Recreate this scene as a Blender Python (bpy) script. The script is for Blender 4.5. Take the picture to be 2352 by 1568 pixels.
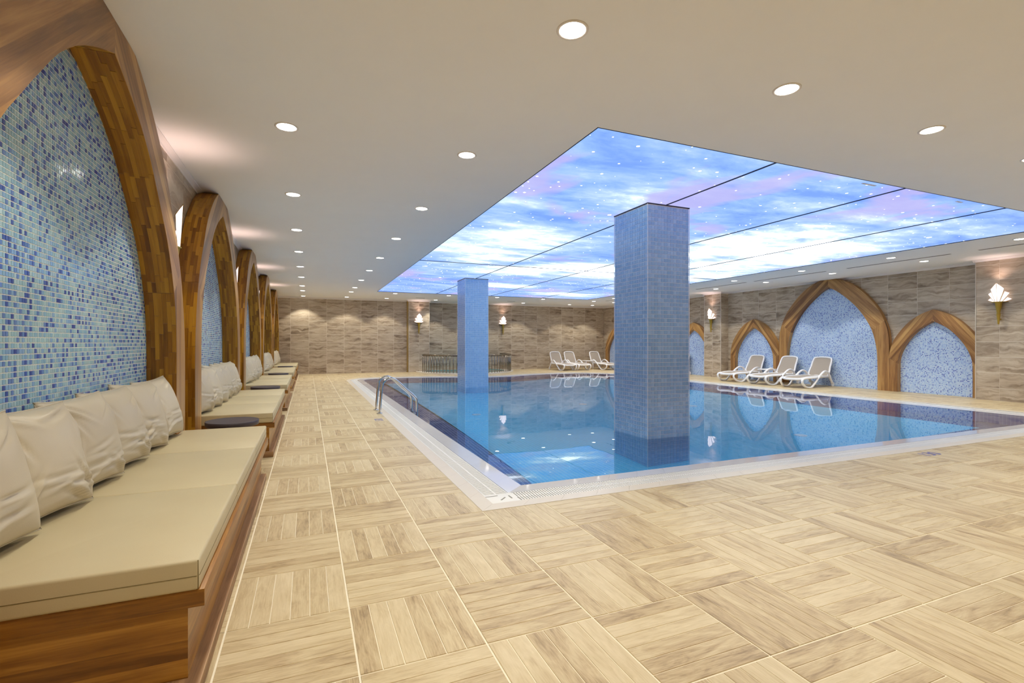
import bpy, math, random
import numpy as np
from mathutils import Vector, Matrix
from mathutils.geometry import tessellate_polygon
random.seed(7); np.random.seed(7)
S = bpy.context.scene
C = S.collection
PI = math.pi
for o in list(bpy.data.objects): bpy.data.objects.remove(o)

# ------------------------------------------------------------------ camera
cam = bpy.data.cameras.new('camera'); co = bpy.data.objects.new('camera', cam); C.objects.link(co)
CAM_H = 1.15; YAW = math.atan2(469, 1128); FPX = 1128.0
co.location = (0, 0, CAM_H); co.rotation_euler = (PI/2, 0, -YAW)
cam.sensor_width = 36; cam.lens = 36*FPX/2352; cam.shift_y = 4/2352; cam.clip_start = .05
S.camera = co
def project(x, y, z):
    dep = x*math.sin(YAW)+y*math.cos(YAW); xr = x*math.cos(YAW)-y*math.sin(YAW)
    if dep < .15: return None
    return (1176+FPX*xr/dep, 788-FPX*(z-CAM_H)/dep, dep)

# ------------------------------------------------------------------ world, exposure, light levels
w = bpy.data.worlds.new('world'); S.world = w; w.use_nodes = True
w.node_tree.nodes['Background'].inputs[0].default_value = (.9, .9, 1, 1)
w.node_tree.nodes['Background'].inputs[1].default_value = .05
S.view_settings.view_transform = 'Standard'; S.view_settings.look = 'None'
S.view_settings.exposure = 0.38; S.view_settings.gamma = 1; S.view_settings.use_curve_mapping = False
S.cycles.max_bounces = 12; S.cycles.diffuse_bounces = 9; S.cycles.glossy_bounces = 4
S.cycles.transmission_bounces = 6; S.cycles.transparent_max_bounces = 6
S.cycles.sample_clamp_indirect = 6; S.cycles.sample_clamp_direct = 0
S.cycles.caustics_reflective = False; S.cycles.caustics_refractive = True
S.cycles.use_denoising = True
DOWNLIGHT_W = 54.0
DOWNLIGHT_COL = (1.0, .94, .80)
PANEL_STRENGTH = 1.0

# ------------------------------------------------------------------ room dimensions
H = 2.86                      # ceiling
XL, XR = -1.14, 13.05         # side wall planes
YB = 20.0; YBL = 19.8         # back wall planes
YF = -2.3                     # wall behind the camera
P = .469; GX, GY = -.303, 2.242   # floor tile grid
PX0, PX1, PY0, PY1 = 1.104, 11.05, 3.18, 17.15
PANEL = (2.12, 10.2, 3.33, 16.75)
COLS = [(3.80, 4.86), (3.79, 12.30)]; CW, CD = .6396, .70

# ------------------------------------------------------------------ material helpers
def srgb(r, g, b):
    f = lambda c: (c/255/12.92 if c/255 <= .04045 else ((c/255+.055)/1.055)**2.4)
    return (f(r), f(g), f(b), 1)
class NT:
    def __init__(s, name):
        s.m = bpy.data.materials.new(name); s.m.use_nodes = True
        s.t = s.m.node_tree; s.n = s.t.nodes; s.b = s.n['Principled BSDF']; s.out = s.n['Material Output']
    def new(s, t, **kw):
        x = s.n.new(t)
        for k, v in kw.items():
            if k[0] == 'i' and k[1:].isdigit(): s.set(x.inputs[int(k[1:])], v)
            else: setattr(x, k, v)
        return x
    def set(s, inp, v):
        if isinstance(v, bpy.types.NodeSocket): s.t.links.new(v, inp)
        elif v is not None: inp.default_value = v
    def math(s, op, a, b=None, c=None):
        x = s.n.new('ShaderNodeMath'); x.operation = op
        s.set(x.inputs[0], a)
        if b is not None: s.set(x.inputs[1], b)
        if c is not None: s.set(x.inputs[2], c)
        return x.outputs[0]
    def mix(s, f, a, b):
        x = s.n.new('ShaderNodeMix'); x.data_type = 'RGBA'
        s.set(x.inputs[0], f); s.set(x.inputs[6], a); s.set(x.inputs[7], b); return x.outputs[2]
    def ramp(s, f, stops, interp='LINEAR'):
        x = s.n.new('ShaderNodeValToRGB'); x.color_ramp.interpolation = interp
        e = x.color_ramp.elements
        while len(e) < len(stops): e.new(.5)
        for i, (p, c) in enumerate(stops): e[i].position = p; e[i].color = c
        s.set(x.inputs[0], f); return x.outputs[0]
    def noise(s, vec, scale=5, detail=4, rough=.5, dist=0):
        x = s.n.new('ShaderNodeTexNoise'); s.set(x.inputs['Vector'], vec)
        x.inputs['Scale'].default_value = scale; x.inputs['Detail'].default_value = detail
        x.inputs['Roughness'].default_value = rough; x.inputs['Distortion'].default_value = dist
        return x.outputs[0]
    def xyz(s, x=0., y=0., z=0.):
        n = s.n.new('ShaderNodeCombineXYZ')
        for i, v in enumerate((x, y, z)): s.set(n.inputs[i], v)
        return n.outputs[0]
    def sep(s, v):
        n = s.n.new('ShaderNodeSeparateXYZ'); s.set(n.inputs[0], v); return n.outputs
    def pos(s): return s.n.new('ShaderNodeNewGeometry').outputs['Position']
    def attr(s, name): return s.new('ShaderNodeAttribute', attribute_name=name).outputs['Fac']
    def bump(s, h, strength=.3, dist=.01):
        x = s.n.new('ShaderNodeBump'); x.inputs['Strength'].default_value = strength
        x.inputs['Distance'].default_value = dist; s.set(x.inputs['Height'], h)
        s.t.links.new(x.outputs[0], s.b.inputs['Normal'])
    def fin(s, col=None, rough=None, metal=None, spec=None, coat=None):
        for k, v in (('Base Color', col), ('Roughness', rough), ('Metallic', metal), ('Specular IOR Level', spec), ('Coat Weight', coat)):
            if v is not None: s.set(s.b.inputs[k], v)
        return s.m
def plain(name, rgb, rough=.5, metal=0, spec=.5, noise=.04, scale=30):
    t = NT(name); c = srgb(*rgb)
    n = t.noise(t.pos(), scale, 3)
    d = tuple(max(0, x*(1-noise*3)) for x in c[:3])+(1,)
    return t.fin(t.mix(n, c, d), rough, metal, spec)
def emit(name, rgb, strength):
    t = NT(name); t.b.inputs['Base Color'].default_value = (0, 0, 0, 1)
    t.b.inputs['Emission Color'].default_value = tuple(rgb)+(1,); t.b.inputs['Emission Strength'].default_value = strength
    return t.m

M = {}
M['ceiling'] = plain('ceiling_paint', (247, 247, 248), .85, noise=.012, scale=3)
M['cornice'] = plain('cornice_paint', (236, 230, 226), .7, noise=.01)
M['white_plastic'] = plain('white_plastic', (246, 246, 250), .35, noise=.01)
M['taupe_sling'] = plain('taupe_sling', (176, 164, 152), .8, noise=.05, scale=300)
M['grey_rubber'] = plain('grey_rubber', (105, 102, 105), .7)
M['chrome'] = plain('chrome', (214, 214, 214), .09, 1, noise=.0)
M['steel'] = plain('brushed_steel', (138, 130, 120), .24, 1, noise=.02)
M['gold'] = plain('gold_paint', (196, 166, 74), .35, .6, noise=.04)
M['black_gap'] = plain('dark_profile', (28, 34, 60), .6)
M['table_dark'] = plain('dark_laminate', (76, 68, 74), .45, noise=.05)
M['grout'] = plain('wall_grout', (222, 212, 196), .9)
M['fgrout'] = plain('floor_grout', (242, 234, 214), .85, noise=.03)
M['border'] = plain('cream_border', (222, 212, 196), .35, noise=.02, scale=6)
M['slab'] = plain('glazed_slab', (214, 214, 218), .06, noise=.02, scale=6)
M['grate'] = plain('grate_plastic', (238, 236, 230), .4, noise=.01)
M['channel'] = plain('channel', (150, 148, 138), .7)
M['ink'] = plain('blue_ink', (96, 100, 160), .5)
M['blackslot'] = plain('slot_dark', (90, 88, 86), .8)
M['thread'] = plain('seam_thread', (128, 112, 72), .8)
M['rim_white'] = plain('tub_rim', (228, 220, 206), .5)
M['lamp'] = emit('lamp_glass', (1, .96, .88), 9)
M['shade'] = emit('sconce_glass', (1, .82, .78), 1.4)
M['tile_trim'] = plain('corner_trim', (214, 204, 190), .4)
M['brass_trim'] = plain('brass_trim', (190, 160, 96), .35, .5)

# leatherette
t = NT('beige_leatherette'); n = t.noise(t.pos(), 4, 3)
c = t.mix(n, srgb(204, 192, 158), srgb(195, 181, 146)); t.bump(t.noise(t.pos(), 260, 3), .12, .002)
M['leather'] = t.fin(c, .42, 0, .4)
t = NT('pillow_leatherette'); n = t.noise(t.pos(), 5, 3)
c = t.mix(n, srgb(208, 198, 176), srgb(196, 184, 162)); t.bump(t.noise(t.pos(), 260, 3), .12, .002)
M['pillow'] = t.fin(c, .4, 0, .4)

# wood with grain along U of the uv map and a random value for each piece
def wood(name, stops, board=.12, tint=.5, rough=.32, scale=1.0):
    t = NT(name); uv = t.new('ShaderNodeUVMap', uv_map='UVMap').outputs[0]; s = t.sep(uv); r = t.attr('rnd')
    off = t.math('MULTIPLY', r, 37.0)
    bi = t.math('FLOOR', t.math('DIVIDE', s[1], board))
    wn = t.new('ShaderNodeTexWhiteNoise', noise_dimensions='2D'); t.set(wn.inputs['Vector'], t.xyz(bi, off))
    br = wn.outputs[0]
    v = t.xyz(t.math('MULTIPLY', s[0], 1.3*scale), t.math('MULTIPLY', s[1], 16*scale), t.math('ADD', off, t.math('MULTIPLY', br, 9.)))
    g = t.noise(v, 1.0, 5, .6, .6)
    v2 = t.xyz(t.math('MULTIPLY', s[0], 5), t.math('MULTIPLY', s[1], 160), off)
    fine = t.noise(v2, 1, 3)
    f = t.math('ADD', t.math('MULTIPLY', g, 1.0), t.math('MULTIPLY', t.math('SUBTRACT', br, .5), tint))
    f = t.math('ADD', f, t.math('MULTIPLY', t.math('SUBTRACT', fine, .5), .25))
    t.bump(fine, .12, .003)
    return t.fin(t.ramp(f, stops), rough, 0, .45)
M['arch_front'] = wood('arch_front_wood', [(.2, srgb(122, 84, 50)), (.45, srgb(158, 114, 66)), (.6, srgb(178, 134, 80)), (.85, srgb(200, 158, 98))], .075, .55)
M['stave'] = wood('stave_wood', [(.15, srgb(116, 72, 12)), (.42, srgb(156, 104, 20)), (.62, srgb(184, 132, 32)), (.9, srgb(206, 156, 50))], 5.0, .5, .4)
M['bench_wood'] = wood('bench_wood', [(.2, srgb(112, 70, 24)), (.45, srgb(156, 106, 40)), (.62, srgb(184, 134, 56)), (.85, srgb(206, 160, 82))], .06, .4, .3)
M['plinth_wood'] = wood('plinth_wood', [(.2, srgb(98, 72, 48)), (.45, srgb(146, 110, 76)), (.7, srgb(178, 140, 100)), (.9, srgb(204, 172, 134))], .05, .5, .45)

# floor tile: planks alternate direction from tile to tile, pattern fixed to the tile grid of the room
def floor_mat(name, joints):
    t = NT(name); s = t.sep(t.pos())
    fx = t.math('DIVIDE', t.math('SUBTRACT', s[0], GX), P); fy = t.math('DIVIDE', t.math('SUBTRACT', s[1], GY), P)
    cx = t.math('FLOOR', fx); cy = t.math('FLOOR', fy)
    lx = t.math('SUBTRACT', fx, cx); ly = t.math('SUBTRACT', fy, cy)
    par = t.math('FLOORED_MODULO', t.math('ADD', cx, cy), 2.0)      # 0: planks run along Y
    inv = t.math('SUBTRACT', 1., par)
    across = t.math('ADD', t.math('MULTIPLY', lx, inv), t.math('MULTIPLY', ly, par))
    along = t.math('ADD', t.math('MULTIPLY', ly, inv), t.math('MULTIPLY', lx, par))
    a6 = t.math('MULTIPLY', across, 6.); idx = t.math('FLOOR', a6)
    wn = t.new('ShaderNodeTexWhiteNoise', noise_dimensions='3D'); t.set(wn.inputs['Vector'], t.xyz(cx, cy, idx)); h = wn.outputs[0]
    hz = t.math('MULTIPLY', h, 50.)
    g = t.noise(t.xyz(t.math('MULTIPLY', along, 1.5), t.math('MULTIPLY', a6, .9), hz), 1.6, 5, .62, .9)
    g2 = t.noise(t.xyz(t.math('MULTIPLY', along, 3.0), t.math('MULTIPLY', a6, 7.), hz), 1.6, 4, .6, .4)
    f = t.math('ADD', t.math('MULTIPLY', g, .62), t.math('MULTIPLY', g2, .38))
    f = t.math('ADD', f, t.math('MULTIPLY', t.math('SUBTRACT', h, .5), .2))
    col = t.ramp(f, [(.26, srgb(148, 126, 94)), (.40, srgb(188, 166, 128)), (.53, srgb(206, 188, 150)), (.76, srgb(222, 206, 172))])
    fine = t.noise(t.xyz(t.math('MULTIPLY', along, 6), t.math('MULTIPLY', a6, 40), hz), 1, 2)
    if joints:
        e = .008
        def edge(v): return t.math('LESS_THAN', t.math('MINIMUM', v, t.math('SUBTRACT', 1., v)), e)
        gm = t.math('MAXIMUM', edge(lx), edge(ly))
        fr = t.math('SUBTRACT', a6, idx)
        pm = t.math('MULTIPLY', t.math('LESS_THAN', t.math('MINIMUM', fr, t.math('SUBTRACT', 1., fr)), .02), .4)
        col = t.mix(t.math('MAXIMUM', gm, pm), col, srgb(228, 214, 186))
    t.bump(fine, .15, .003)
    return t.fin(col, .38, 0, .4)
M['floor'] = floor_mat('plank_tile', False); M['floor_far'] = floor_mat('plank_tile_joined', True)

# stone wall tile: wavy horizontal veins, shifted from tile to tile
def stone(name, stops, contrast=1.):
    t = NT(name); tc = t.new('ShaderNodeTexCoord').outputs['Object']; s = t.sep(tc)
    r = t.math('MULTIPLY', t.new('ShaderNodeObjectInfo').outputs['Random'], 60.)
    wv = t.noise(t.xyz(t.math('MULTIPLY', s[0], 2.4), t.math('MULTIPLY', s[2], 3.), r), 1.5, 3, .5, .3)
    zz = t.math('ADD', t.math('MULTIPLY', s[2], 12.), t.math('MULTIPLY', wv, 2.6))
    g = t.noise(t.xyz(t.math('MULTIPLY', s[0], 1.7), zz, r), 1., 5, .56, .5)
    wn = t.new('ShaderNodeTexWhiteNoise', noise_dimensions='1D'); t.set(wn.inputs['W'], r)
    f = t.math('ADD', g, t.math('MULTIPLY', t.math('SUBTRACT', wn.outputs[0], .5), .12))
    return t.fin(t.ramp(f, stops), .34, 0, .45)
M['stone'] = stone('veined_stone', [(.28, srgb(132, 114, 94)), (.43, srgb(172, 154, 132)), (.56, srgb(192, 176, 154)), (.75, srgb(212, 200, 180))])

# mosaics
def mosaic(name, stops, rough=.12):
    t = NT(name); r = t.attr('rnd')
    return t.fin(t.ramp(r, stops, 'CONSTANT'), rough, 0, .6)
M['mosaic_l'] = mosaic('mosaic_teal', [(0, srgb(162, 202, 220)), (.2, srgb(182, 214, 226)), (.36, srgb(146, 190, 222)), (.52, srgb(172, 202, 216)), (.66, srgb(140, 180, 226)), (.77, srgb(104, 140, 208)), (.88, srgb(74, 102, 186)), (.95, srgb(62, 84, 168))])
M['mosaic_r'] = mosaic('mosaic_blue', [(0, srgb(184, 210, 242)), (.3, srgb(198, 220, 246)), (.55, srgb(164, 196, 240)), (.78, srgb(136, 168, 228)), (.9, srgb(84, 112, 200))])
M['mgrout'] = plain('mosaic_grout', (244, 242, 232), .8, noise=.01)
M['mgrout_r'] = plain('mosaic_grout_blue', (222, 230, 242), .8, noise=.01)
M['col_tile'] = mosaic('column_glaze', [(0, srgb(166, 202, 236)), (.2, srgb(158, 196, 232)), (.4, srgb(174, 208, 240)), (.6, srgb(162, 198, 234)), (.8, srgb(152, 192, 230))], .16)
M['col_grout'] = plain('column_grout', (244, 248, 255), .8, noise=.01)

# pool lining: small square tiles drawn by the tile grid, navy band at the waterline
def pool_mat(name, rgb, grout):
    t = NT(name); g = t.new('ShaderNodeNewGeometry'); p = t.sep(g.outputs['Position']); nn = t.sep(g.outputs['Normal'])
    m = None
    for i in range(3):
        fr = t.math('FRACT', t.math('DIVIDE', p[i], .05)); e = t.math('LESS_THAN', fr, .10)
        e = t.math('MULTIPLY', e, t.math('LESS_THAN', t.math('ABSOLUTE', nn[i]), .6))
        m = e if m is None else t.math('MAXIMUM', m, e)
    wn = t.new('ShaderNodeTexWhiteNoise', noise_dimensions='3D')
    t.set(wn.inputs['Vector'], t.xyz(*[t.math('FLOOR', t.math('DIVIDE', p[i], .05)) for i in range(3)]))
    a = srgb(*rgb); b = tuple(x*.93 for x in a[:3])+(1,)
    return t.fin(t.mix(m, t.mix(wn.outputs[0], a, b), srgb(*grout)), .3, 0, .4)
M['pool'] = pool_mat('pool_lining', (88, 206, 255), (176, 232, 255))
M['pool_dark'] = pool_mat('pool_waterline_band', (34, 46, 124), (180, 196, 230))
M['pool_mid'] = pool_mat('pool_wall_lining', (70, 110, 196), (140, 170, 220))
M['tub'] = pool_mat('tub_lining', (70, 176, 186), (130, 205, 205))

# water: refracting, mirror-like surface with very gentle ripples
def water(name, col):
    t = NT(name); t.b.inputs['Base Color'].default_value = col
    t.b.inputs['Transmission Weight'].default_value = 1; t.b.inputs['Roughness'].default_value = 0
    t.b.inputs['IOR'].default_value = 1.33
    n1 = t.noise(t.pos(), 1.6, 2, .5, .4)
    t.bump(n1, .05, .02); return t.m
M['water'] = water('pool_water', (.72, .96, 1, 1)); M['tub_water'] = water('tub_water', (.8, 1, .98, 1))

# backlit ceiling print: blue sky, white cloud, pinkish haze, stars
def sky_print():
    t = NT('backlit_sky_print'); s = t.sep(t.pos())
    v = t.xyz(t.math('MULTIPLY', s[0], .38), t.math('MULTIPLY', s[1], .75), 3.1)
    n = t.noise(v, 1.5, 7, .62, .5)
    nf = t.noise(t.xyz(t.math('MULTIPLY', s[0], .8), t.math('MULTIPLY', s[1], 1.7), 7.), 1.3, 8, .68, .3)
    def blob(cx, cy, rx, ry):
        a = t.math('POWER', t.math('DIVIDE', t.math('SUBTRACT', s[0], cx), rx), 2.)
        b = t.math('POWER', t.math('DIVIDE', t.math('SUBTRACT', s[1], cy), ry), 2.)
        return t.math('MAXIMUM', t.math('SUBTRACT', 1., t.math('ADD', a, b)), 0.)
    k = None
    for q in ((3.0, 8.4, 1.5, 2.3), (7.1, 6.6, 1.3, 2.6), (8.6, 7.3, 1.7, 3.8), (6.6, 10.2, 2.6, 1.5), (9.3, 10.5, 1.3, 3), (4.6, 10.7, 1.4, .9), (5.4, 13.6, 1.4, .8), (8.4, 15.4, 1.8, .9)):
        z = blob(*q); k = z if k is None else t.math('MAXIMUM', k, z)
    d = t.math('ADD', t.math('MULTIPLY', t.math('SUBTRACT', n, .5), 1.5), t.math('MULTIPLY', t.math('SUBTRACT', nf, .5), 1.4))
    cl = t.math('ADD', t.math('MULTIPLY', k, .66), t.math('ADD', d, .31))
    col = t.ramp(cl, [(.06, srgb(112, 150, 232)), (.28, srgb(136, 172, 238)), (.46, srgb(158, 188, 241)), (.60, srgb(184, 208, 243)), (.74, (.70, .84, .98, 1)), (.86, (1.0, 1.14, 1.2, 1)), (1.0, (2.4, 2.7, 2.9, 1))])
    pn = t.noise(t.xyz(t.math('MULTIPLY', s[0], .6), t.math('MULTIPLY', s[1], .5), 21.), 1.3, 4, .55, .4)
    pk = t.math('MULTIPLY', t.ramp(pn, [(.53, (0, 0, 0, 1)), (.62, (1, 1, 1, 1))]), t.math('SUBTRACT', 1., t.math('MINIMUM', t.math('MULTIPLY', k, 2.2), 1.)))
    col = t.mix(t.math('MULTIPLY', pk, .75), col, srgb(178, 168, 216))
    vo = t.new('ShaderNodeTexVoronoi', feature='F1'); t.set(vo.inputs['Vector'], t.xyz(s[0], s[1], 0.)); vo.inputs['Scale'].default_value = 10.5
    rs = t.sep(vo.outputs['Color'])[0]
    st = t.math('LESS_THAN', vo.outputs['Distance'], t.math('MULTIPLY', t.math('POWER', rs, 2.), .18))
    vo2 = t.new('ShaderNodeTexVoronoi', feature='F1'); t.set(vo2.inputs['Vector'], t.xyz(s[0], s[1], 5.)); vo2.inputs['Scale'].default_value = 2.3
    rs2 = t.sep(vo2.outputs['Color'])[1]
    st2 = t.math('LESS_THAN', vo2.outputs['Distance'], t.math('MULTIPLY', t.math('POWER', rs2, 3.), .10))
    col = t.mix(t.math('MAXIMUM', st, st2), col, (2.2, 2.2, 2.1, 1))
    t.b.inputs['Base Color'].default_value = (0, 0, 0, 1); t.b.inputs['Roughness'].default_value = .6
    t.set(t.b.inputs['Emission Color'], col); t.b.inputs['Emission Strength'].default_value = PANEL_STRENGTH
    return t.m
M['sky'] = sky_print()

# ------------------------------------------------------------------ object helpers
def tag(o, label=None, cat=None, group=None, kind=None):
    if label: o['label'] = label
    if cat: o['category'] = cat
    if group: o['group'] = group
    if kind: o['kind'] = kind
    return o
def thing(name, label, cat, loc=(0, 0, 0), rz=0., group=None):
    o = bpy.data.objects.new(name, None); C.objects.link(o); o.location = loc; o.rotation_euler = (0, 0, rz)
    o.empty_display_size = .1
    return tag(o, label, cat, group)
def struct_root(name, loc=(0, 0, 0)):
    o = bpy.data.objects.new(name, None); C.objects.link(o); o.location = loc; o['kind'] = 'structure'; return o
def link(name, me, parent=None, loc=(0, 0, 0), rot=(0, 0, 0), kind=None, label=None):
    o = bpy.data.objects.new(name, me); C.objects.link(o); o.parent = parent; o.location = loc; o.rotation_euler = rot
    if kind: o['kind'] = kind
    if label: o['label'] = label
    return o
class MB:
    """collects faces, builds one mesh"""
    def __init__(s): s.v = []; s.f = []; s.uv = []; s.r = []; s.mi = []
    def face(s, pts, uv=None, r=0., mi=0):
        i = len(s.v); s.v += [tuple(p) for p in pts]; s.f.append(tuple(range(i, i+len(pts))))
        s.uv += list(uv) if uv else [(p[0]+p[1], p[2]) for p in pts]; s.r.append(r); s.mi.append(mi)
    def box(s, a, b, r=0., mi=0, grain=None):
        (x0, y0, z0), (x1, y1, z1) = a, b
        c = [(x0, y0, z0), (x1, y0, z0), (x1, y1, z0), (x0, y1, z0), (x0, y0, z1), (x1, y0, z1), (x1, y1, z1), (x0, y1, z1)]
        for q in ((0, 3, 2, 1), (4, 5, 6, 7), (0, 1, 5, 4), (1, 2, 6, 5), (2, 3, 7, 6), (3, 0, 4, 7)):
            p = [c[k] for k in q]
            if grain == 'y': uv = [(k[1]+k[0]*.3, k[2]+k[0]) for k in p]
            elif grain == 'x': uv = [(k[0]+k[1], k[2]+k[1]*.3) for k in p]
            elif grain == 'h': uv = [((k[0] if q in ((0, 1, 5, 4), (2, 3, 7, 6)) else k[1]), k[2] if q[0:2] != (4, 5) else k[0]) for k in p]
            else: uv = None
            s.face(p, uv, r, mi)
    def build(s, name, mats, parent=None, smooth=False, weld=False, bevel=0, loc=(0, 0, 0), rot=(0, 0, 0), kind=None, label=None, subsurf=0):
        me = s.mesh(name, mats, smooth, weld)
        o = link(name, me, parent, loc, rot, kind, label)
        if bevel:
            m = o.modifiers.new('bevel', 'BEVEL'); m.width = bevel; m.segments = 3; m.limit_method = 'ANGLE'; m.angle_limit = .6
            for p in me.polygons: p.use_smooth = True
        if subsurf: m = o.modifiers.new('sub', 'SUBSURF'); m.levels = m.render_levels = subsurf
        return o
    def mesh(s, name, mats, smooth=False, weld=False):
        me = bpy.data.meshes.new(name)
        v, f = s.v, s.f
        if weld:
            key = {}; mp = []; v = []
            for p in s.v:
                k = tuple(round(c, 5) for c in p)
                if k not in key: key[k] = len(v); v.append(p)
                mp.append(key[k])
            f = [tuple(mp[i] for i in q) for q in s.f]
        me.from_pydata(v, [], f)
        uvl = me.uv_layers.new(name='UVMap'); uvl.data.foreach_set('uv', np.array(s.uv, 'f').ravel())
        a = me.attributes.new('rnd', 'FLOAT', 'FACE'); a.data.foreach_set('value', np.array(s.r, 'f'))
        for m in (mats if isinstance(mats, (list, tuple)) else [mats]): me.materials.append(m)
        me.polygons.foreach_set('material_index', s.mi)
        if smooth: me.polygons.foreach_set('use_smooth', [True]*len(f))
        me.update(); return me
def box(name, a, b, mat, parent=None, bevel=0, grain=None, r=None, **kw):
    m = MB(); m.box(a, b, random.random() if r is None else r, 0, grain)
    return m.build(name, mat, parent, bevel=bevel, weld=bool(bevel), **kw)
def prism(poly, z0, z1, mb=None, r=0., top=True, bottom=True, grain=None):
    mb = mb or MB(); n = len(poly)
    if top: mb.face([(x, y, z1) for x, y in poly], [(y, x) for x, y in poly] if grain else None, r)
    if bottom: mb.face([(x, y, z0) for x, y in reversed(poly)], None, r)
    for i in range(n):
        a, b = poly[i], poly[(i+1) % n]
        p = [(a[0], a[1], z0), (b[0], b[1], z0), (b[0], b[1], z1), (a[0], a[1], z1)]
        mb.face(p, [((k[1] if abs(a[0]-b[0]) < abs(a[1]-b[1]) else k[0]), k[2]) for k in p], r)
    return mb
def catmull(pts, n=6, closed=False):
    pts = [Vector(p) for p in pts]; out = []; m = len(pts)
    rng = range(m) if closed else range(m-1)
    for i in rng:
        p1, p2 = pts[i], pts[(i+1) % m]
        p0 = pts[(i-1) % m] if closed or i > 0 else p1*2-p2
        p3 = pts[(i+2) % m] if closed or i+2 < m else p2*2-p1
        for k in range(n):
            q = k/n; out.append(.5*((2*p1)+(p2-p0)*q+(2*p0-5*p1+4*p2-p3)*q*q+(3*p1-p0-3*p2+p3)*q**3))
    if not closed: out.append(pts[-1].copy())
    return out
def tube_mesh(name, pts, r, mat, closed=False, sides=10, ry=None, up=(0, 0, 1), smooth_n=0, cap=True):
    """sweep an ellipse (r sideways, ry along 'up') along the points"""
    if smooth_n: pts = catmull(pts, smooth_n, closed)
    pts = [Vector(p) for p in pts]; n = len(pts); ry = ry or r; vs = []; fs = []
    for i, p in enumerate(pts):
        a = pts[(i-1) % n] if closed or i else p; b = pts[(i+1) % n] if closed or i < n-1 else p
        tdir = (b-a).normalized(); u = Vector(up)
        side = tdir.cross(u)
        if side.length < 1e-3: side = tdir.cross(Vector((0, 1, 0)))
        if side.length < 1e-3: side = tdir.cross(Vector((1, 0, 0)))
        side.normalize(); u2 = side.cross(tdir).normalized()
        for k in range(sides):
            an = 2*PI*k/sides; vs.append(p+side*math.cos(an)*r+u2*math.sin(an)*ry)
    for i in range(n if closed else n-1):
        j = (i+1) % n
        for k in range(sides):
            l = (k+1) % sides; fs.append((i*sides+k, i*sides+l, j*sides+l, j*sides+k))
    if not closed and cap: fs += [tuple(range(sides-1, -1, -1)), tuple((n-1)*sides+k for k in range(sides))]
    me = bpy.data.meshes.new(name); me.from_pydata([tuple(v) for v in vs], [], fs); me.materials.append(mat)
    me.polygons.foreach_set('use_smooth', [True]*len(fs)); return me
def tube(name, pts, r, mat, parent=None, **kw):
    ex = {k: kw.pop(k) for k in ('kind', 'label', 'loc', 'rot') if k in kw}
    return link(name, tube_mesh(name, pts, r, mat, **kw), parent, **ex)
def lathe_mesh(name, prof, mat, seg=24, smooth=True):
    vs = []; fs = []
    for r, z in prof:
        for k in range(seg): a = 2*PI*k/seg; vs.append((r*math.cos(a), r*math.sin(a), z))
    for i in range(len(prof)-1):
        for k in range(seg): l = (k+1) % seg; fs.append((i*seg+k, i*seg+l, (i+1)*seg+l, (i+1)*seg+k))
    fs += [tuple(range(seg-1, -1, -1)), tuple((len(prof)-1)*seg+k for k in range(seg))]
    me = bpy.data.meshes.new(name); me.from_pydata(vs, [], fs); me.materials.append(mat)
    if smooth: me.polygons.foreach_set('use_smooth', [True]*(len(fs)-2)+[False]*2)
    me.validate(); return me
def copy_tree(o, parent=None):
    c = o.copy(); C.objects.link(c); c.parent = parent
    for ch in list(o.children): copy_tree(ch, c)
    return c
ORD = ['nearest', 'second', 'third', 'fourth', 'fifth', 'sixth', 'seventh', 'eighth', 'ninth', 'tenth', 'eleventh', 'twelfth', 'thirteenth']

# ------------------------------------------------------------------ pool outline and hot tub outline
def pool_outline():
    pts = [(PX0, PY0), (PX1, PY0)]
    R2 = 2.0; cx, cy = PX1-R2, 17.05-R2
    for i in range(15): a = i/14*PI/2; pts.append((cx+R2*math.cos(a), cy+R2*math.sin(a)))
    def top(x): return 17.05-.82*math.exp(-((x-5.9)/1.5)**2)
    x = cx-.3
    while x > PX0+1.2: pts.append((x, top(x))); x -= .22
    R1 = 1.15; cx, cy = PX0+R1, 17.08-R1
    for i in range(11): a = PI/2+i/10*PI/2; pts.append((cx+R1*math.cos(a), cy+R1*math.sin(a)))
    return pts
OUT = pool_outline()
def offset(poly, d):
    """inward offset of a counter-clockwise polygon"""
    n = len(poly); out = []
    for i in range(n):
        p0, p1, p2 = [Vector(poly[(i+k) % n]) for k in (-1, 0, 1)]
        e1 = (p1-p0).normalized(); e2 = (p2-p1).normalized()
        n1 = Vector((-e1.y, e1.x)); n2 = Vector((-e2.y, e2.x)); b = (n1+n2)
        b /= max(b.length_squared/2, .5); out.append(tuple(p1+b*d))
    return out
def inside(pt, poly):
    x, y = pt; c = False; n = len(poly); j = n-1
    for i in range(n):
        xi, yi = poly[i]; xj, yj = poly[j]
        if (yi > y) != (yj > y) and x < (xj-xi)*(y-yi)/(yj-yi)+xi: c = not c
        j = i
    return c
TUBC = (5.93, 19.3)
def tub_poly(r, ymax=19.985):
    pts = []
    for i in range(72):
        a = 2*PI*i/72; x, y = TUBC[0]+r*math.cos(a), TUBC[1]+r*math.sin(a)
        if x < 4.58: y = min(y, 19.585)
        y = min(y, ymax)
        if not pts or (Vector(pts[-1])-Vector((x, y))).length > 1e-3: pts.append((x, y))
    return pts

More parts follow.
